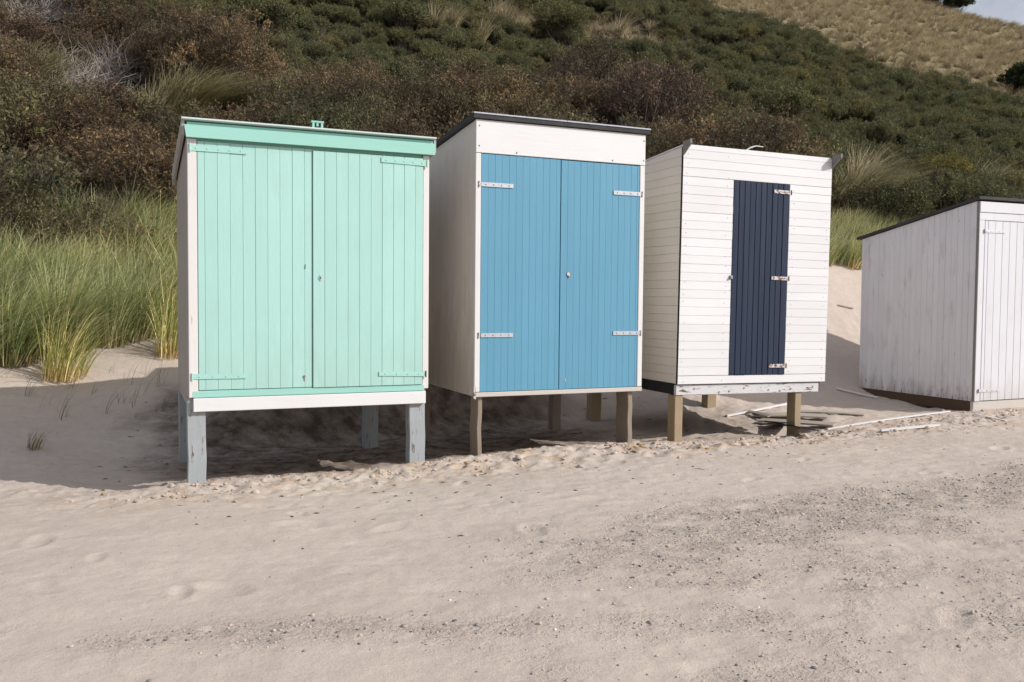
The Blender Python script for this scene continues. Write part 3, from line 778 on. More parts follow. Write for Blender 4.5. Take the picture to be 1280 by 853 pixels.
# ================================================================ hut 4: low white hut at the edge
def hut_low():
    W, D = 2.1, 1.745
    h = empty('beach_hut', (5.302, 10.3, .239), (0, R(.10), R(23.15)))
    tag(h, 'weathered white beach hut sitting directly on the sand, cut by right edge', 'beach hut', 'wooden beach huts standing in a row')
    sl = .193; top = lambda v: 2.295 - sl * v
    bm = B()
    boards(bm, .004, D, .085, .0, lambda v: top(v), .002, .018, 'side_v', 31, jit=.0012, ch=.005, gap=.0012)
    boards(bm, .004, D, .085, .0, lambda v: top(v), W - .002, -.018, 'side_v', 32)
    boards(bm, .022, W - .022, .085, .0, top(D), D, -.018, 'front_v', 33)
    obj('wall', bm, M['hut4_side'], h)
    bm = B(); box(bm, -.004, .010, -.030, .003, .0, 2.29, .002); obj('corner_strip', bm, M['grey_board'], h)
    bm = B(); box(bm, .012, W, -.030, .002, 2.168, 2.290); box(bm, .012, W, -.022, .002, 2.080, 2.165)
    obj('fascia', bm, M['hut4_front'], h)
    bm = B(); boards(bm, .013, .098, .1, .0, 2.078, -.024, .024, 'front_v', 34); obj('corner_post', bm, M['hut4_front'], h)
    bm = B(); boards(bm, .102, 1.02, .117, .006, 2.074, -.026, .026, 'front_v', 35, start=.152, ch=.005, gap=.001)
    d1 = obj('door', bm, M['hut4_front'], h)
    bm = B(); boards(bm, 1.026, 1.98, .117, .006, 2.074, -.026, .026, 'front_v', 36, ch=.005)
    d2 = obj('door', bm, M['hut4_front'], h)
    bm = B(); boards(bm, 1.984, W, .12, .0, 2.078, -.024, .024, 'front_v', 37); obj('corner_post', bm, M['hut4_front'], h)
    hinge(h, .080, .42, 1.955, .0, .034, -.029, M['hut4_front'], M['hut4_front'], 5, .086, M['bolt'])
    hinge(h, .070, .40, .120, .0, .034, -.029, M['hut4_front'], M['bolt'], 4, .060, M['bolt'])
    hinge(h, 2.0, 1.66, 1.955, .0, .034, -.029, M['hut4_front'], M['bolt'], 5, 1.99, M['bolt'])
    hinge(h, 2.0, 1.66, .120, .0, .034, -.029, M['hut4_front'], M['bolt'], 4, 1.99, M['bolt'])
    bm = B(); box(bm, .008, W - .002, -.012, .03, -.13, -.003); obj('plinth', bm, M['blue_rail'], h)
    bm = B(); box(bm, .006, .055, .033, D, -.13, -.003); box(bm, W - .06, W - .01, .033, D, -.13, -.003); box(bm, .058, W - .062, D - .05, D, -.13, -.003)
    box(bm, .058, W - .062, .033, D - .052, -.04, -.003, 0)
    obj('base_beam', bm, M['brown_base'], h)
    bm = B()
    prof = [(-.05, 2.305 + sl * .05), (D + .07, 2.305 - sl * (D + .07)), (D + .07, 2.338 - sl * (D + .07)), (-.05, 2.336 + sl * .05)]
    prism(bm, [(-.028, a, b) for a, b in prof], lambda p: p, lambda p: (W + .028, p[1], p[2]))
    obj('roof', bm, M['felt'], h)
    return h
hut_low()

# ================================================================ broken timber in the sand between hut 3 and hut 4
def plank(name, label, cat, pa, pb, width, thick, mat, lift=.0, bend=.0, tilt=0.0, seed=0, lifts=None, group=None):
    """one board from the ground shown at pixel pa to that at pixel pb"""
    A = ground_at(*pa); C = ground_at(*pb)
    la, lb = lifts if lifts else (lift, lift)
    A.z += la; C.z += lb
    L = (C - A).length; rnd = random.Random(seed)
    bm = B(); n = 10; rings = []
    for i in range(n + 1):
        f = i / n; x = L * f; zb = bend * math.sin(f * math.pi)
        j = rnd.uniform(-.004, .004) if width > .06 else 0
        rings.append([bm.verts.new((x, y_, z_ + zb)) for y_, z_ in ((-width / 2 + j, 0), (width / 2 + j, 0), (width / 2 + j, thick), (-width / 2 + j, thick))])
    for P, Q in zip(rings[:-1], rings[1:]):
        for k in range(4): bm.faces.new((P[k], P[(k + 1) % 4], Q[(k + 1) % 4], Q[k]))
    bm.faces.new(rings[0][::-1]); bm.faces.new(rings[-1])
    o = obj(name, bm, mat)
    d = (C - A).normalized()
    o.rotation_mode = 'QUATERNION'
    o.rotation_quaternion = Vector((1, 0, 0)).rotation_difference(d) @ Quaternion((1, 0, 0), tilt)
    o.location = A
    tag(o, label, cat, group)
    return o
PG = 'broken timber lying in the sand'
plank('batten', 'long thin white batten lying beside pine leg, in shade under navy-door hut', 'timber', (908, 522), (992, 505), .035, .022, M['white_debris'], lift=.004, group=PG)
plank('batten', 'white batten in the shadow left of the low white hut', 'timber', (1046, 487), (1098, 499), .035, .02, M['white_debris'], lift=.006, group=PG)
plank('batten', 'longest white rail slanting across the sunny sand in front of the low hut', 'timber', (1034, 538), (1187, 516), .028, .014, M['white_debris'], lifts=(.004, .004), bend=.01, group=PG)
plank('rail', 'short white rail with dark underside, nearest the camera of the debris', 'timber', (1101, 542), (1174, 534), .030, .022, M['white_debris'], lifts=(.016, .004), group=PG)
plank('batten', 'thin white strip half buried beside the corner of the low white hut', 'timber', (1217, 519), (1258, 528), .025, .012, M['white_debris'], lift=.004, group=PG)
plank('board', 'grey split board furthest left in the debris behind the right pine leg', 'timber', (940, 521), (1034, 524), .16, .016, M['drift'], lifts=(.012, .02), bend=.008, tilt=.10, seed=2, group=PG)
plank('board', 'warped grey board lying behind the long white rail', 'timber', (996, 516), (1080, 520), .10, .014, M['drift'], lift=.006, bend=.010, tilt=.08, seed=3, group=PG)
plank('board', 'grey board resting over the dark hollow at the pine leg', 'timber', (950, 531), (1044, 535), .13, .018, M['drift'], lifts=(.035, .02), tilt=.10, seed=4, group=PG)
plank('board', 'narrow split board curling out of sand at left end of debris', 'timber', (930, 516), (962, 527), .05, .014, M['drift'], lifts=(.01, .05), bend=.01, tilt=.3, seed=5, group=PG)
plank('panel', 'black tilted sheet edge sunk in the hollow beside the pine leg', 'panel', (966, 532), (1012, 545), .20, .012, M['black_wood'], lifts=(.02, .05), tilt=-.25, seed=6, group=PG)
plank('batten', 'dark twig-like stick on the sunlit bank between the two white huts', 'stick', (1047, 383), (1066, 387), .025, .02, M['drift'], lift=.002)

# ================================================================ pebbles and clods
rs = np.random.RandomState(11)
def scatter_stones(name, n, xr, yr, dens, size, label, cat, mat, flat=.55, seed=1):
    r = np.random.RandomState(seed)
    x = r.uniform(*xr, n); y = r.uniform(*yr, n)
    keep = r.rand(n) < dens(x, y)
    px, py, _ = project(x, y, 0 * x)
    keep &= (px > -200) & (px < 1480)
    x, y = x[keep], y[keep]; n = len(x)
    z = terrain(x, y)
    ico = bmesh.new(); bmesh.ops.create_icosphere(ico, subdivisions=1, radius=1)
    V0 = np.array([v.co[:] for v in ico.verts]); F0 = np.array([[v.index for v in f.verts] for f in ico.faces]); ico.free()
    s = size(r, n)
    V = V0[None] * (1 + .25 * r.randn(n, len(V0), 1).clip(-1.5, 1.5) * .6)
    a = r.rand(n) * 6.28; sc = np.stack([s, s * r.uniform(.55, 1, n), s * r.uniform(flat * .6, flat * 1.2, n)], -1)
    V = V * sc[:, None, :]
    ca, sa = np.cos(a)[:, None], np.sin(a)[:, None]
    X = V[..., 0] * ca - V[..., 1] * sa + x[:, None]; Y = V[..., 0] * sa + V[..., 1] * ca + y[:, None]
    Z = V[..., 2] + (z + sc[:, 2] * .35)[:, None]
    F = F0[None] + (np.arange(n) * len(V0))[:, None, None]
    me = np_mesh(name, np.stack([X, Y, Z], -1).reshape(-1, 3), F.reshape(-1, 3), smooth=False)
    o = link_mesh(name, me, mat)
    tag(o, label, cat, kind='stuff'); print(name, n)
    return o
scatter_stones('pebbles', 90000, (-3.2, 8.5), (3.0, 10.0), lambda x, y: shingle(x, y) * .52 + .006,
               lambda r, n: np.clip(.0040 * np.exp(r.randn(n) * .5), .0022, .016), 'small grey pebbles and shell bits strewn over the beach sand', 'pebbles', M['pebble'])
scatter_stones('sand_clods', 42000, (-3.2, 8.5), (5.5, 11.0), lambda x, y: np.exp(-((st(x, y)[0] + .2) / .35) ** 2) * sstep(-.8, .6, st(x, y)[1]) * np.clip(fbm(x * 2.6, y * 3.4, 3) * 2.2 + .15, 0, 1),
               lambda r, n: np.clip(.0085 * np.exp(r.randn(n) * .65), .003, .04), 'broken lumps of dried sand crust along the foot of the huts', 'sand clods', M['sand'], flat=.6, seed=2)
scatter_stones('sand_crumbs', 90000, (-3.2, 8.5), (3.0, 10.5), lambda x, y: np.clip(shingle(x, y) * .5 + .10 * sstep(-1.5, 1.5, x) * np.clip(fbm(x * 1.6, y * 2.6, 3) + .1, 0, 1), 0, 1),
               lambda r, n: np.clip(.0042 * np.exp(r.randn(n) * .5), .0025, .013), 'small crumbs of pale sand roughening the shingly beach', 'sand crumbs', M['sand'], flat=.7, seed=7)
M['crust'] = paint('ochre_sand_crust', (.44, .31, .17), axis='x', streak=.5, rough=.95, grain=.004, seed=31)
scatter_stones('crust_flakes', 9000, (-3.4, 5), (6.0, 10.0), lambda x, y: np.exp(-((st(x, y)[0] + .33) / .22) ** 2) * sstep(-.9, -.3, st(x, y)[1]) * np.clip(fbm(x * 2.2 + 3, y * 2.2, 2) * 2.2 - .1, 0, 1),
               lambda r, n: np.clip(.014 * np.exp(r.randn(n) * .5), .006, .04), 'ochre flakes of broken sand crust in front of hut posts', 'crust flakes', M['crust'], flat=.35, seed=8)
def litter():
    """dark driftwood crumbs and seaweed scraps"""
    r = np.random.RandomState(5); n = 480; V = []; F = []
    x = r.uniform(-3.5, 7.5, n); s = np.where(r.rand(n) < .45, r.normal(-.55, .7, n), r.uniform(.1, 3.6, n)); t = np.where(s > .1, r.uniform(-.3, 6, n), r.uniform(.2, 10, n))
    x = .92 * t - .39 * (s + 7.26); y = .39 * t + .92 * (s + 7.26)
    z = terrain(x, y)
    for i in range(n):
        L = r.uniform(.008, .05) * (2.2 if r.rand() < .12 else 1); w = r.uniform(.0018, .0055); a = r.uniform(-.6, .9); m = 4
        b = len(V)
        for k in range(m + 1):
            f = k / m; q = (f - .5) * L; c = .25 * L * math.sin(f * 3.1) * r.uniform(-1, 1); ww = w * (1 - abs(2 * f - 1) * .7)
            for dy, dz in ((-ww, 0), (ww, 0), (0, ww * 1.6)):
                V.append((x[i] + q * math.cos(a) - (c + dy) * math.sin(a), y[i] + q * math.sin(a) + (c + dy) * math.cos(a), z[i] + .002 + dz))
        for k in range(m):
            for j in range(3): F.append((b + k * 3 + j, b + k * 3 + (j + 1) % 3, b + k * 3 + 3 + (j + 1) % 3, b + k * 3 + 3 + j))
    o = link_mesh('beach_litter', np_mesh('beach_litter', V, F), M['twig'])
    tag(o, 'dark twig and seaweed crumbs scattered on the sand before the huts', 'beach litter', kind='stuff')
litter()

# ================================================================ grass
def blades(r, cx, cy, cz, n, length, spread, lean, width=.004, seg=5, droop=.5, lean_j=.35, wind=(1, 0)):
    """curved tapering blades, arrays; returns V, F, along"""
    a = r.rand(n) * 6.283; rad = spread * np.sqrt(r.rand(n))
    bx = cx + np.cos(a) * rad; by = cy + np.sin(a) * rad
    L = length * r.uniform(.55, 1.12, n)
    dirx = np.cos(a) * lean_j * r.rand(n) + wind[0] * lean * r.uniform(.4, 1.3, n) + r.randn(n) * .07
    diry = np.sin(a) * lean_j * r.rand(n) + wind[1] * lean * r.uniform(.4, 1.3, n) + r.randn(n) * .07
    t = np.linspace(0, 1, seg + 1)[None]
    hx = bx[:, None] + L[:, None] * (dirx[:, None] * (t * .55 + droop * t ** 2.4 * (1 + 0 * t)))
    hy = by[:, None] + L[:, None] * (diry[:, None] * (t * .55 + droop * t ** 2.4))
    m = np.sqrt(dirx ** 2 + diry ** 2)[:, None]
    hz = cz + L[:, None] * (t - np.clip(m, 0, 1.2) * .38 * t ** 2.6)
    fa = a + 1.57 + r.randn(n) * .6
    w = (width * r.uniform(.6, 1.3, n))[:, None] * (1 - .85 * t ** 1.5)
    wx = np.cos(fa)[:, None] * w; wy = np.sin(fa)[:, None] * w
    P0 = np.stack([hx - wx, hy - wy, hz], -1); P1 = np.stack([hx + wx, hy + wy, hz], -1)
    V = np.stack([P0, P1], 2).reshape(-1, 3)                      # n,(seg+1),2
    b = (np.arange(n) * (seg + 1) * 2)[:, None] + (np.arange(seg) * 2)[None]
    F = np.stack([b, b + 1, b + 3, b + 2], -1).reshape(-1, 4)
    al = np.repeat(np.broadcast_to(t, (n, seg + 1))[..., None], 2, -1).reshape(-1)
    return V, F, al
def join_blades(parts):
    V = []; F = []; A = []; o = 0
    for v, f, a in parts: V.append(v); F.append(f + o); A.append(a); o += len(v)
    return np.concatenate(V), np.concatenate(F), np.concatenate(A)
WIND = (.85, -.25)
def stand(name, label, centres, mat, n, length, seed, width=.004, spread=.17, lean=.42):
    r = np.random.RandomState(seed); parts = []
    for (x, y) in centres:
        k = r.uniform(.75, 1.15)
        wd = (WIND[0] + r.randn() * .25, WIND[1] + r.randn() * .35)
        parts.append(blades(r, x, y, tz(x, y) - .03, int(n * r.uniform(.4, 1.3)), length * k, spread * r.uniform(.6, 1.3), lean * r.uniform(.3, 1.5), width, wind=wd, lean_j=.5))
    V, F, A = join_blades(parts)
    tone = np.concatenate([np.full(len(p[0]), np.clip(r.normal(.45, .25), 0, 1)) for p in parts])
    o = link_mesh(name, np_mesh(name, V, F, smooth=True, attrs={'along': A, 'tone': tone}), mat)
    tag(o, label, 'grass', kind='stuff'); print(name, len(F))
    return o
rg = random.Random(21)
cen = []
for _ in range(1000):
    s = rg.uniform(4.3, 9.5); t = rg.uniform(-6.5, 1.9)
    x = .92 * t - .39 * (s + 7.26); y = .39 * t + .92 * (s + 7.26)
    edge = 4.95 + .5 * float(pn(np.array([t * .9]), np.array([.3]))[0]) * 2
    if s < edge - .25 + .5 * rg.random() and rg.random() > .10: continue
    px, py, _ = project(x, y, tz(x, y))
    if px > 262: continue
    if rg.random() < (.62 if s < 7.5 else .4): cen.append((x, y))
print('tussocks', len(cen))
stand('marram_grass', 'tall green-yellow marram grass bending in the wind left of mint hut', cen, M['marram'], 190, 1.15, 4, width=.0052, lean=.80, spread=.22)
cen = []
for _ in range(260):
    s = rg.uniform(5.1, 7.4); t = rg.uniform(9.2, 16)
    x = .92 * t - .39 * (s + 7.26); y = .39 * t + .92 * (s + 7.26)
    cen.append((x, y))
stand('marram_grass', 'patch of marram grass on bank seen between white huts', cen, M['marram'], 130, .62, 6, width=.0045)
# hanging roots and stubs under the right grass edge
# single sprouts on the shaded sand
def tuft(px, py, n, L, label, seed, mat, spread=.05, lean=.3, name='grass_tuft', group=None, width=.0028, scale=1.0, cat='grass tuft'):
    g = ground_at(px, py); r = np.random.RandomState(seed)
    V, F, A = blades(r, 0, 0, -.01, n, L, spread, lean, width, wind=WIND)
    o = link_mesh(name, np_mesh(name, V, F, smooth=True, attrs={'along': A}), mat)
    o.location = g; tag(o, label, cat, group)
    return o
SP = 'thin grass sprouts growing in the shaded sand'
for i, (px, py) in enumerate(((28, 500), (58, 505), (85, 488), (75, 520), (118, 498), (128, 520), (150, 502), (168, 510), (182, 498), (196, 486), (206, 512), (100, 470), (60, 470), (160, 478), (186, 470), (140, 468))):
    tuft(px + rg.uniform(-8, 8), py + rg.uniform(-5, 5), rg.randint(4, 13), rg.uniform(.18, .50), 'thin sprout of grass in the shaded sand left of the mint hut', 100 + i, M['marram'], group=SP, lean=rg.uniform(.4, 1.0), width=.0022, spread=rg.uniform(.03, .10))
tuft(42, 562, 46, .26, 'low spreading grass tuft nearest the camera, alone on shaded sand', 130, M['straw_green'], lean=.7, spread=.07)

# ================================================================ shrubs
def shrub_mesh(name, seed, width, height, nsp, nleaf, leaf_l, leaf_w, lobes=8, twigs=True, up=.5, mats=(0, 1), spray=.22, open_=.0):
    r = np.random.RandomState(seed)
    # lobes: sub-crowns of differing size
    lc = []
    for i in range(lobes):
        a = r.rand() * 6.283; d = (r.rand() ** .6) * width * .34
        rz = r.uniform(.35, .62) * height
        lc.append((math.cos(a) * d, math.sin(a) * d, rz + r.uniform(-.1, .28) * height * (1 - d / width * 1.6), r.uniform(.11, .24) * width, r.uniform(.20, .38) * height))
    lc = np.array(lc); ltone = np.clip(r.normal(.42, .22, lobes), 0, 1)
    k = r.randint(0, lobes, nsp); L = lc[k]
    dv = r.randn(nsp, 3); dv[:, 2] = np.abs(dv[:, 2]) * .8 + dv[:, 2] * .2 + up * .3; dv /= np.linalg.norm(dv, axis=1)[:, None]
    rad = r.uniform(.5, 1.0, nsp) ** .45 * (1 + .09 * r.randn(nsp))
    stone = np.clip(ltone[k] + .10 * r.randn(nsp), 0, 1)
    P = np.stack([L[:, 0] + dv[:, 0] * L[:, 3] * rad, L[:, 1] + dv[:, 1] * L[:, 3] * rad, L[:, 2] + dv[:, 2] * L[:, 4] * rad], -1)
    P[:, 2] = np.maximum(P[:, 2], .06 * height * r.rand(nsp))
    D = dv + np.array([0, 0, up]) + r.randn(nsp, 3) * .35; D /= np.linalg.norm(D, axis=1)[:, None]
    sl = spray * r.uniform(.6, 1.4, nsp)
    # leaves along each spray
    f = r.rand(nsp, nleaf)
    C = P[:, None] + D[:, None] * (f * sl[:, None])[..., None] + r.randn(nsp, nleaf, 3) * .022
    ld = D[:, None] * .7 + r.randn(nsp, nleaf, 3) * .75; ld /= np.linalg.norm(ld, axis=2)[..., None]
    sd = np.cross(ld, r.randn(nsp, nleaf, 3)); sd /= np.linalg.norm(sd, axis=2)[..., None]
    ll = leaf_l * r.uniform(.6, 1.3, (nsp, nleaf, 1)); lw = leaf_w * r.uniform(.7, 1.3, (nsp, nleaf, 1))
    V = np.stack([C, C + ld * ll * .5 + sd * lw * .5, C + ld * ll, C + ld * ll * .5 - sd * lw * .5], 2).reshape(-1, 3)
    n = nsp * nleaf
    F = np.arange(n * 4).reshape(-1, 4); mi = np.zeros(n, int)
    if twigs:
        # a thin three-sided twig per spray, and stems from the root to some sprays
        def sticks(A_, B_, r0, r1, o):
            d = B_ - A_; u = np.cross(d, [0.3, .5, .8]); u /= np.linalg.norm(u, axis=1)[:, None] + 1e-9; w = np.cross(d, u); w /= np.linalg.norm(w, axis=1)[:, None] + 1e-9
            vs = []
            for base, rr in ((A_, r0), (B_, r1)):
                for q in range(3):
                    an = q * 2.094; vs.append(base + (u * math.cos(an) + w * math.sin(an)) * rr)
            vv = np.stack(vs, 1).reshape(-1, 3); b = (np.arange(len(A_)) * 6 + o)[:, None]
            ff = np.concatenate([b + np.array([[q, (q + 1) % 3, (q + 1) % 3 + 3, q + 3]]) for q in range(3)], 0)
            return vv, ff
        v1, f1 = sticks(P - D * .12, P + D * sl[:, None] * 1.05, .0035, .001, len(V))
        V = np.concatenate([V, v1]); F = np.concatenate([F, f1]); mi = np.concatenate([mi, np.ones(len(f1), int)])
        sel = r.choice(nsp, min(40, nsp), replace=False)
        root = np.stack([r.randn(len(sel)) * .06, r.randn(len(sel)) * .06, np.full(len(sel), -.1)], -1)
        midp = root * .4 + P[sel] * .6 + r.randn(len(sel), 3) * .06; midp[:, 2] *= .8
        v1, f1 = sticks(root, midp, .018, .010, len(V)); V = np.concatenate([V, v1]); F = np.concatenate([F, f1]); mi = np.concatenate([mi, np.ones(len(f1), int)])
        v1, f1 = sticks(midp, P[sel], .010, .004, len(V)); V = np.concatenate([V, v1]); F = np.concatenate([F, f1]); mi = np.concatenate([mi, np.ones(len(f1), int)])
    tone = np.full(len(V), .5); tone[:n * 4] = np.repeat(stone, nleaf * 4)
    return np_mesh(name, V, F, mat_idx=mi, attrs={'tone': tone})

def set_mats(me, mats):
    for m in mats: me.materials.append(m)
    return me
brown_me = [set_mats(shrub_mesh('thorn_shrub', 40 + i, 2.3, 1.75, 700, 17, .065, .020, lobes=14), [M['leaf_brown'], M['twig']]) for i in range(4)]
rust_me = [set_mats(shrub_mesh('thorn_shrub', 50 + i, 2.0, 1.6, 620, 17, .065, .020, lobes=12), [M['leaf_rust'], M['twig']]) for i in range(2)]
olive_me = [set_mats(shrub_mesh('thorn_shrub', 60 + i, 2.0, 1.5, 640, 18, .065, .022, lobes=12), [M['leaf_olive'], M['twig']]) for i in range(3)]
green_me = [set_mats(shrub_mesh('scrub_bush', 70 + i, 2.3, 1.6, 620, 15, .085, .030, lobes=16, up=.35), [M['leaf_green'], M['twig']]) for i in range(4)]

KIND = {
 'brown': (brown_me, 'brown bare-twigged thorn shrub on the slope behind the huts', 'brown thorn shrubs covering the lower dune slope'),
 'rust': (rust_me, 'rust-red thorn shrub among the brown ones on the slope', 'rust-red shrubs on the lower dune slope'),
 'olive': (olive_me, 'olive green shrub among the brown thorn shrubs on the slope', 'olive shrubs on the lower dune slope')}
rr = random.Random(77)
cands = []
s = 7.6
while s < 46:
    step = 1.18 + .014 * max(0, s - 10)
    t = -34 + rr.uniform(0, 1)
    while t < 62:
        ss = s + rr.uniform(-.45, .45); tt = t + rr.uniform(-.4, .4)
        x = .92 * tt - .39 * (ss + 7.26); y = .39 * tt + .92 * (ss + 7.26)
        if y > 3: cands.append((x, y, ss, tt))
        t += step
    s += step * .92
ca = np.array(cands); cz = terrain(ca[:, 0], ca[:, 1], fine=False)
cpx, cpy, cd = project(ca[:, 0], ca[:, 1], cz + .7)
inb = (cpx > -170) & (cpx < 1450) & brown_zone(cpx, cpy) & (cd > 3)
browns = [(cd[i], ca[i, 0], ca[i, 1], cz[i], cpx[i], cpy[i], ca[i, 2]) for i in np.nonzero(inb)[0]]
browns.sort()
noise_k = lambda x, y: float(fbm(np.array([x * .16]), np.array([y * .16]), 2)[0])
# cheap hidden-by-hut test: skip shrubs no part of which rises over the huts
def hidden(px, py):
    return (245 < px < 525 and py > 235) or (612 < px < 790 and py > 235) or (868 < px < 1012 and py > 260) or (1100 < px < 1260 and py > 330)
def open_patch(px, py):   # clearings where straw grass or dead wood stands instead
    return (-60 < px < 55 and 85 < py < 140) or (165 < px < 250 and 122 < py < 165) or (70 < px < 150 and 72 < py < 118) or (1062 < px < 1092 and 205 < py < 262)
TUS = ((15, 118, 1.2, 1, 'at left edge'), (40, 112, 1.1, 1, 'at left edge'), (2, 100, 1.1, 0, 'cut by the left edge'), (30, 134, 1.1, 0, 'at left edge'), (182, 152, 1.0, 0, 'above left end of mint hut roof'), (205, 148, 1.15, 1, 'above left end of mint hut roof, leftmost green one'), (226, 146, 1.2, 1, 'above left end of mint hut roof, second from left'), (248, 143, 1.1, 1, 'above left end of mint hut roof, third from left'), (278, 138, .9, 1, 'above left end of mint hut roof, rightmost'), (190, 160, .9, 0, 'just left of the mint hut roof'),
 (772, 40, 1.0, 0, 'alone high in green scrub above blue hut'), (1068, 252, 1.1, 0, 'in the gap between the two white huts'), (1074, 236, 1.15, 0, 'in the gap between the two white huts'), (1082, 250, 1.0, 1, 'in the gap between the two white huts'), (1056, 262, 1.0, 1, 'in the gap between the two white huts'), (1230, 235, .9, 1, 'above roof of low white hut'), (60, 140, .9, 0, 'below the dead grey shrub'), (90, 150, .9, 1, 'below the dead grey shrub'),
 (545, 35, .9, 0, 'high in the green scrub near top middle'), (565, 34, .8, 0, 'high in the green scrub near top middle'), (620, 22, .9, 0, 'high in the green scrub near top middle'), (632, 28, .8, 0, 'high in the green scrub near top middle'), (600, 48, .8, 0, 'high in the green scrub near top middle'))
DEAD = ((68, 112, 1.25), (95, 108, 1.3), (112, 122, 1.2), (138, 100, 1.35), (150, 96, 1.0), (88, 132, 1.0), (45, 140, .9), (210, 40, .9), (385, 70, 1.0), (60, 14, 1.1), (375, 120, .9), (525, 95, .8), (90, 20, 1.0), (20, 20, 1.0))
tus_p = [ground_at(q[0], q[1] + 14) for q in TUS]; dead_p = [ground_at(q[0], q[1] + 16) for q in DEAD]
def crowded(x, y):
    for p in tus_p + dead_p:
        if abs(x * p.y / y - p.x) < .75 and -2.3 < y - p.y < .5: return True
    return False
kinds = []; rest = []
for d, x, y, z, px, py, ss in browns:
    if hidden(px, py) or crowded(x, y): continue
    kn = noise_k(x, y) + rr.uniform(-.18, .18)
    gmix = .25 + (px - 760) / 300 if px > 760 else (.12 if px < 230 and py > 170 else .0)
    k = 'olive' if rr.random() < .11 + .6 * max(0, gmix) else ('rust' if kn > .16 and px < 900 else 'brown')
    kinds.append((d, x, y, z, k, px, py))
cnt = {'brown': 0, 'rust': 0, 'olive': 0}; src = {}
stuff_pts = {'brown': [], 'rust': [], 'olive': []}
for d, x, y, z, k, px, py in kinds:
    if cnt[k] >= 290: stuff_pts[k].append((x, y, z)); continue
    mes, label, group = KIND[k]
    i = cnt[k] % len(mes); cnt[k] += 1
    if (k, i) not in src: o = bpy.data.objects.new('thorn_shrub', mes[i]); src[(k, i)] = o
    else: o = src[(k, i)].copy()
    COL.objects.link(o)
    sc = rr.choice((.6, .8, 1.0, 1.2, 1.4)) * rr.uniform(.9, 1.1)
    o.location = (x, y, z - .25); o.rotation_euler = (rr.uniform(-.12, .12), rr.uniform(-.12, .12), rr.uniform(0, 6.28))
    o.scale = (sc, sc, sc * rr.uniform(.75, 1.15))
    size = 'small' if sc < .86 else ('large' if sc > 1.12 else 'middling')
    col = ('at left edge' if px < 70 else 'left of mint hut' if px < 225 else 'over left half of mint hut' if px < 385 else 'over right half of mint hut' if px < 540
           else 'over left half of blue hut' if px < 690 else 'over right half of blue hut' if px < 815 else 'over navy-door hut' if px < 935 else 'over right of navy-door hut' if px < 1040
           else 'over gap between white huts' if px < 1085 else 'over low white hut' if px < 1200 else 'near right edge')
    row = 'lowest on slope' if py > 205 else 'low on slope' if py > 165 else 'midway up brown belt' if py > 125 else 'high in brown belt' if py > 80 else 'atop brown belt'
    look = {'brown': 'brown thorn shrub', 'rust': 'rust-red thorn shrub', 'olive': 'olive green shrub'}[k]
    tag(o, '%s %s %s, %s' % (size, look, row, col), 'shrub', group)
print('shrubs', cnt, {k: len(v) for k, v in stuff_pts.items()})

# ---- instanced mass cover (geometry nodes on one object each)
def mass(name, label, cat, pts, sources, smin, smax, seed=0, zs=(.8, 1.2)):
    if not len(pts): return None
    r = np.random.RandomState(seed); pts = np.array(pts, np.float32); n = len(pts)
    me = bpy.data.meshes.new(name); me.vertices.add(n); me.vertices.foreach_set('co', pts.ravel())
    a = me.attributes.new('rot', 'FLOAT_VECTOR', 'POINT'); a.data.foreach_set('vector', np.stack([r.uniform(-.15, .15, n), r.uniform(-.15, .15, n), r.uniform(0, 6.28, n)], -1).astype(np.float32).ravel())
    sc = r.uniform(smin, smax, n); a = me.attributes.new('siz', 'FLOAT_VECTOR', 'POINT')
    a.data.foreach_set('vector', np.stack([sc, sc, sc * r.uniform(*zs, n)], -1).astype(np.float32).ravel())
    a = me.attributes.new('pick', 'INT', 'POINT'); a.data.foreach_set('value', r.randint(0, len(sources), n).astype(np.int32))
    o = bpy.data.objects.new(name, me); COL.objects.link(o)
    ng = bpy.data.node_groups.new(name, 'GeometryNodeTree')
    ng.interface.new_socket('Geometry', in_out='INPUT', socket_type='NodeSocketGeometry'); ng.interface.new_socket('Geometry', in_out='OUTPUT', socket_type='NodeSocketGeometry')
    gi = ng.nodes.new('NodeGroupInput'); go = ng.nodes.new('NodeGroupOutput')
    iop = ng.nodes.new('GeometryNodeInstanceOnPoints'); jn = ng.nodes.new('GeometryNodeJoinGeometry')
    for s_ in reversed(sources):
        oi = ng.nodes.new('GeometryNodeObjectInfo'); oi.transform_space = 'ORIGINAL'; oi.inputs['Object'].default_value = s_; oi.inputs['As Instance'].default_value = True
        ng.links.new(oi.outputs['Geometry'], jn.inputs[0])
    def at(nm, typ):
        q = ng.nodes.new('GeometryNodeInputNamedAttribute'); q.data_type = typ; q.inputs['Name'].default_value = nm; return [u for u in q.outputs if u.enabled and u.name == 'Attribute'][0]
    ng.links.new(gi.outputs[0], iop.inputs['Points']); ng.links.new(jn.outputs[0], iop.inputs['Instance'])
    iop.inputs['Pick Instance'].default_value = True
    ng.links.new(at('pick', 'INT'), iop.inputs['Instance Index'])
    ng.links.new(at('rot', 'FLOAT_VECTOR'), iop.inputs['Rotation']); ng.links.new(at('siz', 'FLOAT_VECTOR'), iop.inputs['Scale'])
    ng.links.new(iop.outputs[0], go.inputs[0])
    md = o.modifiers.new('cover', 'NODES'); md.node_group = ng
    tag(o, label, cat, kind='stuff'); print(name, n)
    return o
for k in stuff_pts:
    if stuff_pts[k]: mass('thorn_scrub', 'farther %s shrubs merging into one cover on the slope' % k, 'scrub', stuff_pts[k], [src[(k, i)] for i in range(len(KIND[k][0]))], .8, 1.3, 3)

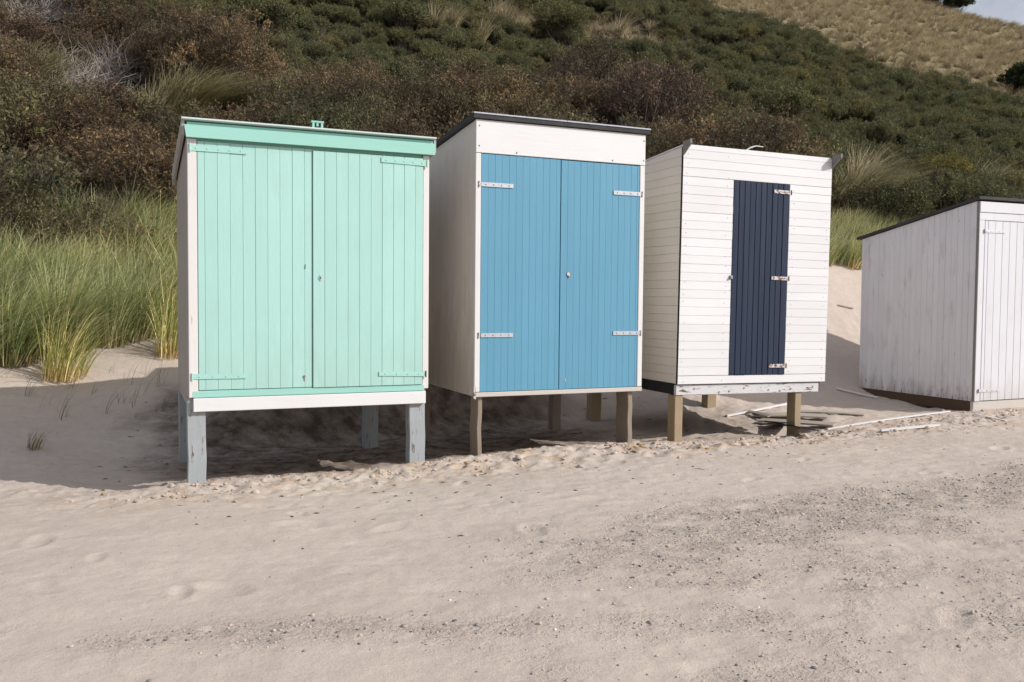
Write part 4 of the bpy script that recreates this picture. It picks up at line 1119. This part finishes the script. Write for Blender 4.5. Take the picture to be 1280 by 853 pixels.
# first bushes of the dark green kind stand as things, the rest is one cover
green_src = []
for i, (px, py) in enumerate(((700, 60), (500, 55), (980, 175), (330, 60))):
    wh = ('above the blue hut', 'above right end of mint hut', 'above the navy-door hut', 'above mint hut roof bracket')[i]
    g = ground_at(px, py); o = bpy.data.objects.new('scrub_bush', green_me[i]); COL.objects.link(o)
    o.location = g; o.scale = (1.1, 1.1, 1.1)
    tag(o, 'dark green scrub bush in the green cover ' + wh, 'shrub', 'dark green bushes on the upper slope'); green_src.append(o)
rq = np.random.RandomState(9)
gx = rq.uniform(-75, 135, 240000); gy = rq.uniform(14, 150, 240000)
gz = terrain(gx, gy, fine=False); gpx, gpy, gd = project(gx, gy, gz + .6)
gs, gt = st(gx, gy)
ok = (gs > 9) & (gs < 100) & (gpx > -260) & (gpx < 1540) & (gpy < 300) & (gpy > -260) & ~brown_zone(gpx, gpy - 6)
tz_ = tan_zone(gpx, gpy + 6 * fbm(gx * .3, gy * .3, 2), gs)
bare = ((gpx > 725) & (gpx < 830) & (gpy > 22) & (gpy < 52 + .12 * (gpx - 780))) | (fbm(gx * .11 + 40, gy * .11, 3) > .42)
dens = np.where(gd < 45, 1.0, .8)
okg = ok & ~tz_ & ~bare & (rq.rand(len(gx)) < dens)
# thin out by a grid so that bushes stand apart about 1.1 m
def thin(x, y, cell):
    key = (np.floor(x / cell).astype(int) * 100003 + np.floor(y / cell).astype(int)); _, i = np.unique(key, return_index=True); return i
i = np.nonzero(okg)[0]; i = i[thin(gx[i], gy[i], .66)]
mass('green_scrub', 'dense dark green scrub covering the upper dune slope', 'scrub', np.stack([gx[i], gy[i], gz[i] - .15], -1), green_src, .26, .66, 4, (.8, 1.25))

# straw-coloured tussocks: a few as things, the far belt as one cover
def tussock_mesh(seed, n, L, width, lean=.35, spread=.16):
    r = np.random.RandomState(seed); V, F, A = blades(r, 0, 0, -.03, n, L, spread, lean, width, seg=4, wind=WIND, lean_j=.7)
    return np_mesh('grass_tussock', V, F, smooth=True, attrs={'along': A})
ts = [set_mats(tussock_mesh(200 + i, 190, .95, .009, lean=.5), [M['straw']]) for i in range(3)]
tg = [set_mats(tussock_mesh(210 + i, 360, 1.1, .009, lean=1.15, spread=.34), [M['straw_green']]) for i in range(3)]
straw_src = []
for i, (px, py, sc, k, wh) in enumerate(TUS):
    g = tus_p[i]
    o = bpy.data.objects.new('grass_tussock', (tg if k else ts)[i % 3]); COL.objects.link(o)
    o.location = g; o.location.z += .15; sc *= 1.15; o.location.z += .1; o.scale = (sc,) * 3 ; o.rotation_euler = (0, 0, rr.uniform(-.5, .5))
    if g.y > 30: o.scale = (sc * 1.3,) * 3
    tag(o, ('pale straw grass tussock ' if not k else 'yellow-green windblown grass tussock ') + wh, 'grass tussock', 'straw tussocks on the slope' if not k else 'yellow-green tussocks on the slope')
    if not k and len(straw_src) < 3: straw_src.append(o)
okt = ok & ((tz_ & (rq.rand(len(gx)) < .9)) | (bare & ~tz_))
i = np.nonzero(okt)[0]; i = i[thin(gx[i], gy[i], .62)]
mass('dune_grass', 'straw coloured dune grass covering the hill top at upper right', 'grass', np.stack([gx[i], gy[i], gz[i]], -1), straw_src, .6, 1.0, 5, (.5, .8))

# dead bleached shrubs
def dead_mesh(seed, n=42, H=1.25):
    rnd = random.Random(seed); bm = B()
    for _ in range(n):
        a = rnd.uniform(0, 6.28); p = Vector((rnd.gauss(0, .12), rnd.gauss(0, .12), 0)); d = Vector((math.cos(a) * rnd.uniform(.2, 1.1), math.sin(a) * rnd.uniform(.2, 1.1), 1)).normalized()
        pts = [p.copy()]; k = rnd.randint(4, 6)
        for q in range(k):
            d = (d + Vector((rnd.gauss(.10, .42), rnd.gauss(0, .40), rnd.gauss(-.08, .34)))).normalized(); p = p + d * H / k * rnd.uniform(.6, 1.1); pts.append(p.copy())
            if q > 0:
                e = (d + Vector((rnd.gauss(0, .6), rnd.gauss(0, .6), rnd.gauss(.1, .4)))).normalized()
                tube(bm, [p, p + e * .16, p + e * .3 + Vector((rnd.gauss(0, .05), rnd.gauss(0, .05), .05))], .006, .002, 3)
        tube(bm, pts, .014, .003, 3)
    me = bpy.data.meshes.new('dead_shrub'); bm.to_mesh(me); bm.free(); me.materials.append(M['twig_grey']); return me
dm = [dead_mesh(i) for i in (1, 2, 3)]
for i, (px, py, sc) in enumerate(DEAD):
    g = dead_p[i]
    o = bpy.data.objects.new('dead_shrub', dm[i % 3]); COL.objects.link(o); o.location = g; o.location.z += .12; o.rotation_euler = (rr.uniform(-.5, .5), rr.uniform(-.3, .7), rr.uniform(0, 6.28)); o.scale = (sc * .9,) * 3
    tag(o, 'leafless bleached grey shrub ' + ('in the big dead clump at upper left' if px < 160 and py > 60 else 'at the top left edge of the photo' if px < 100 else 'leaning above mint hut roof' if px < 400 and py > 60 else 'where brown shrubs meet green scrub near top left' if px < 400 else 'between mint and blue hut roofs, farther up'), 'dead shrub', 'bleached dead shrubs on the slope')

# the two darker bushes against the hill top
def dark_bush(px, py, sc, label, n=1):
    me_ = set_mats(shrub_mesh('round_bush', 90 + n, 2.6, 2.0, 500, 16, .16, .07, lobes=9), [M['leaf_dark'], M['twig']])
    g = ground_at(px, py, 20, 150)
    while g.y > 125: py += 1; g = ground_at(px, py, 20, 150)
    o = bpy.data.objects.new('round_bush', me_); COL.objects.link(o); o.location = g; o.location.z -= .3; o.scale = (sc,) * 3
    tag(o, label, 'bush'); return o
dark_bush(1284, 124, 1.15, 'round black-green bush standing alone in the straw grass at right edge', 1)
dark_bush(1196, 17, 1.1, 'dark bush on the hill crest, nearest the open sky', 2)
dark_bush(1180, 11, 1.3, 'dark bush on the hill crest, second from the open sky', 3)
dark_bush(1163, 6, 1.2, 'dark bush on the hill crest, third from the open sky', 4)
dark_bush(1146, 2, 1.2, 'dark bush on the hill crest, farthest from the open sky', 5)
g = ground_at(1185, 255); o = bpy.data.objects.new('yellow_shrub', set_mats(shrub_mesh('yellow_shrub', 99, 1.8, 1.1, 420, 17, .05, .02, lobes=6), [M['leaf_yellow'], M['twig']]))
COL.objects.link(o); o.location = g; o.location.z += .25; tag(o, 'yellow-green low shrub just above the roof of the low white hut', 'shrub')
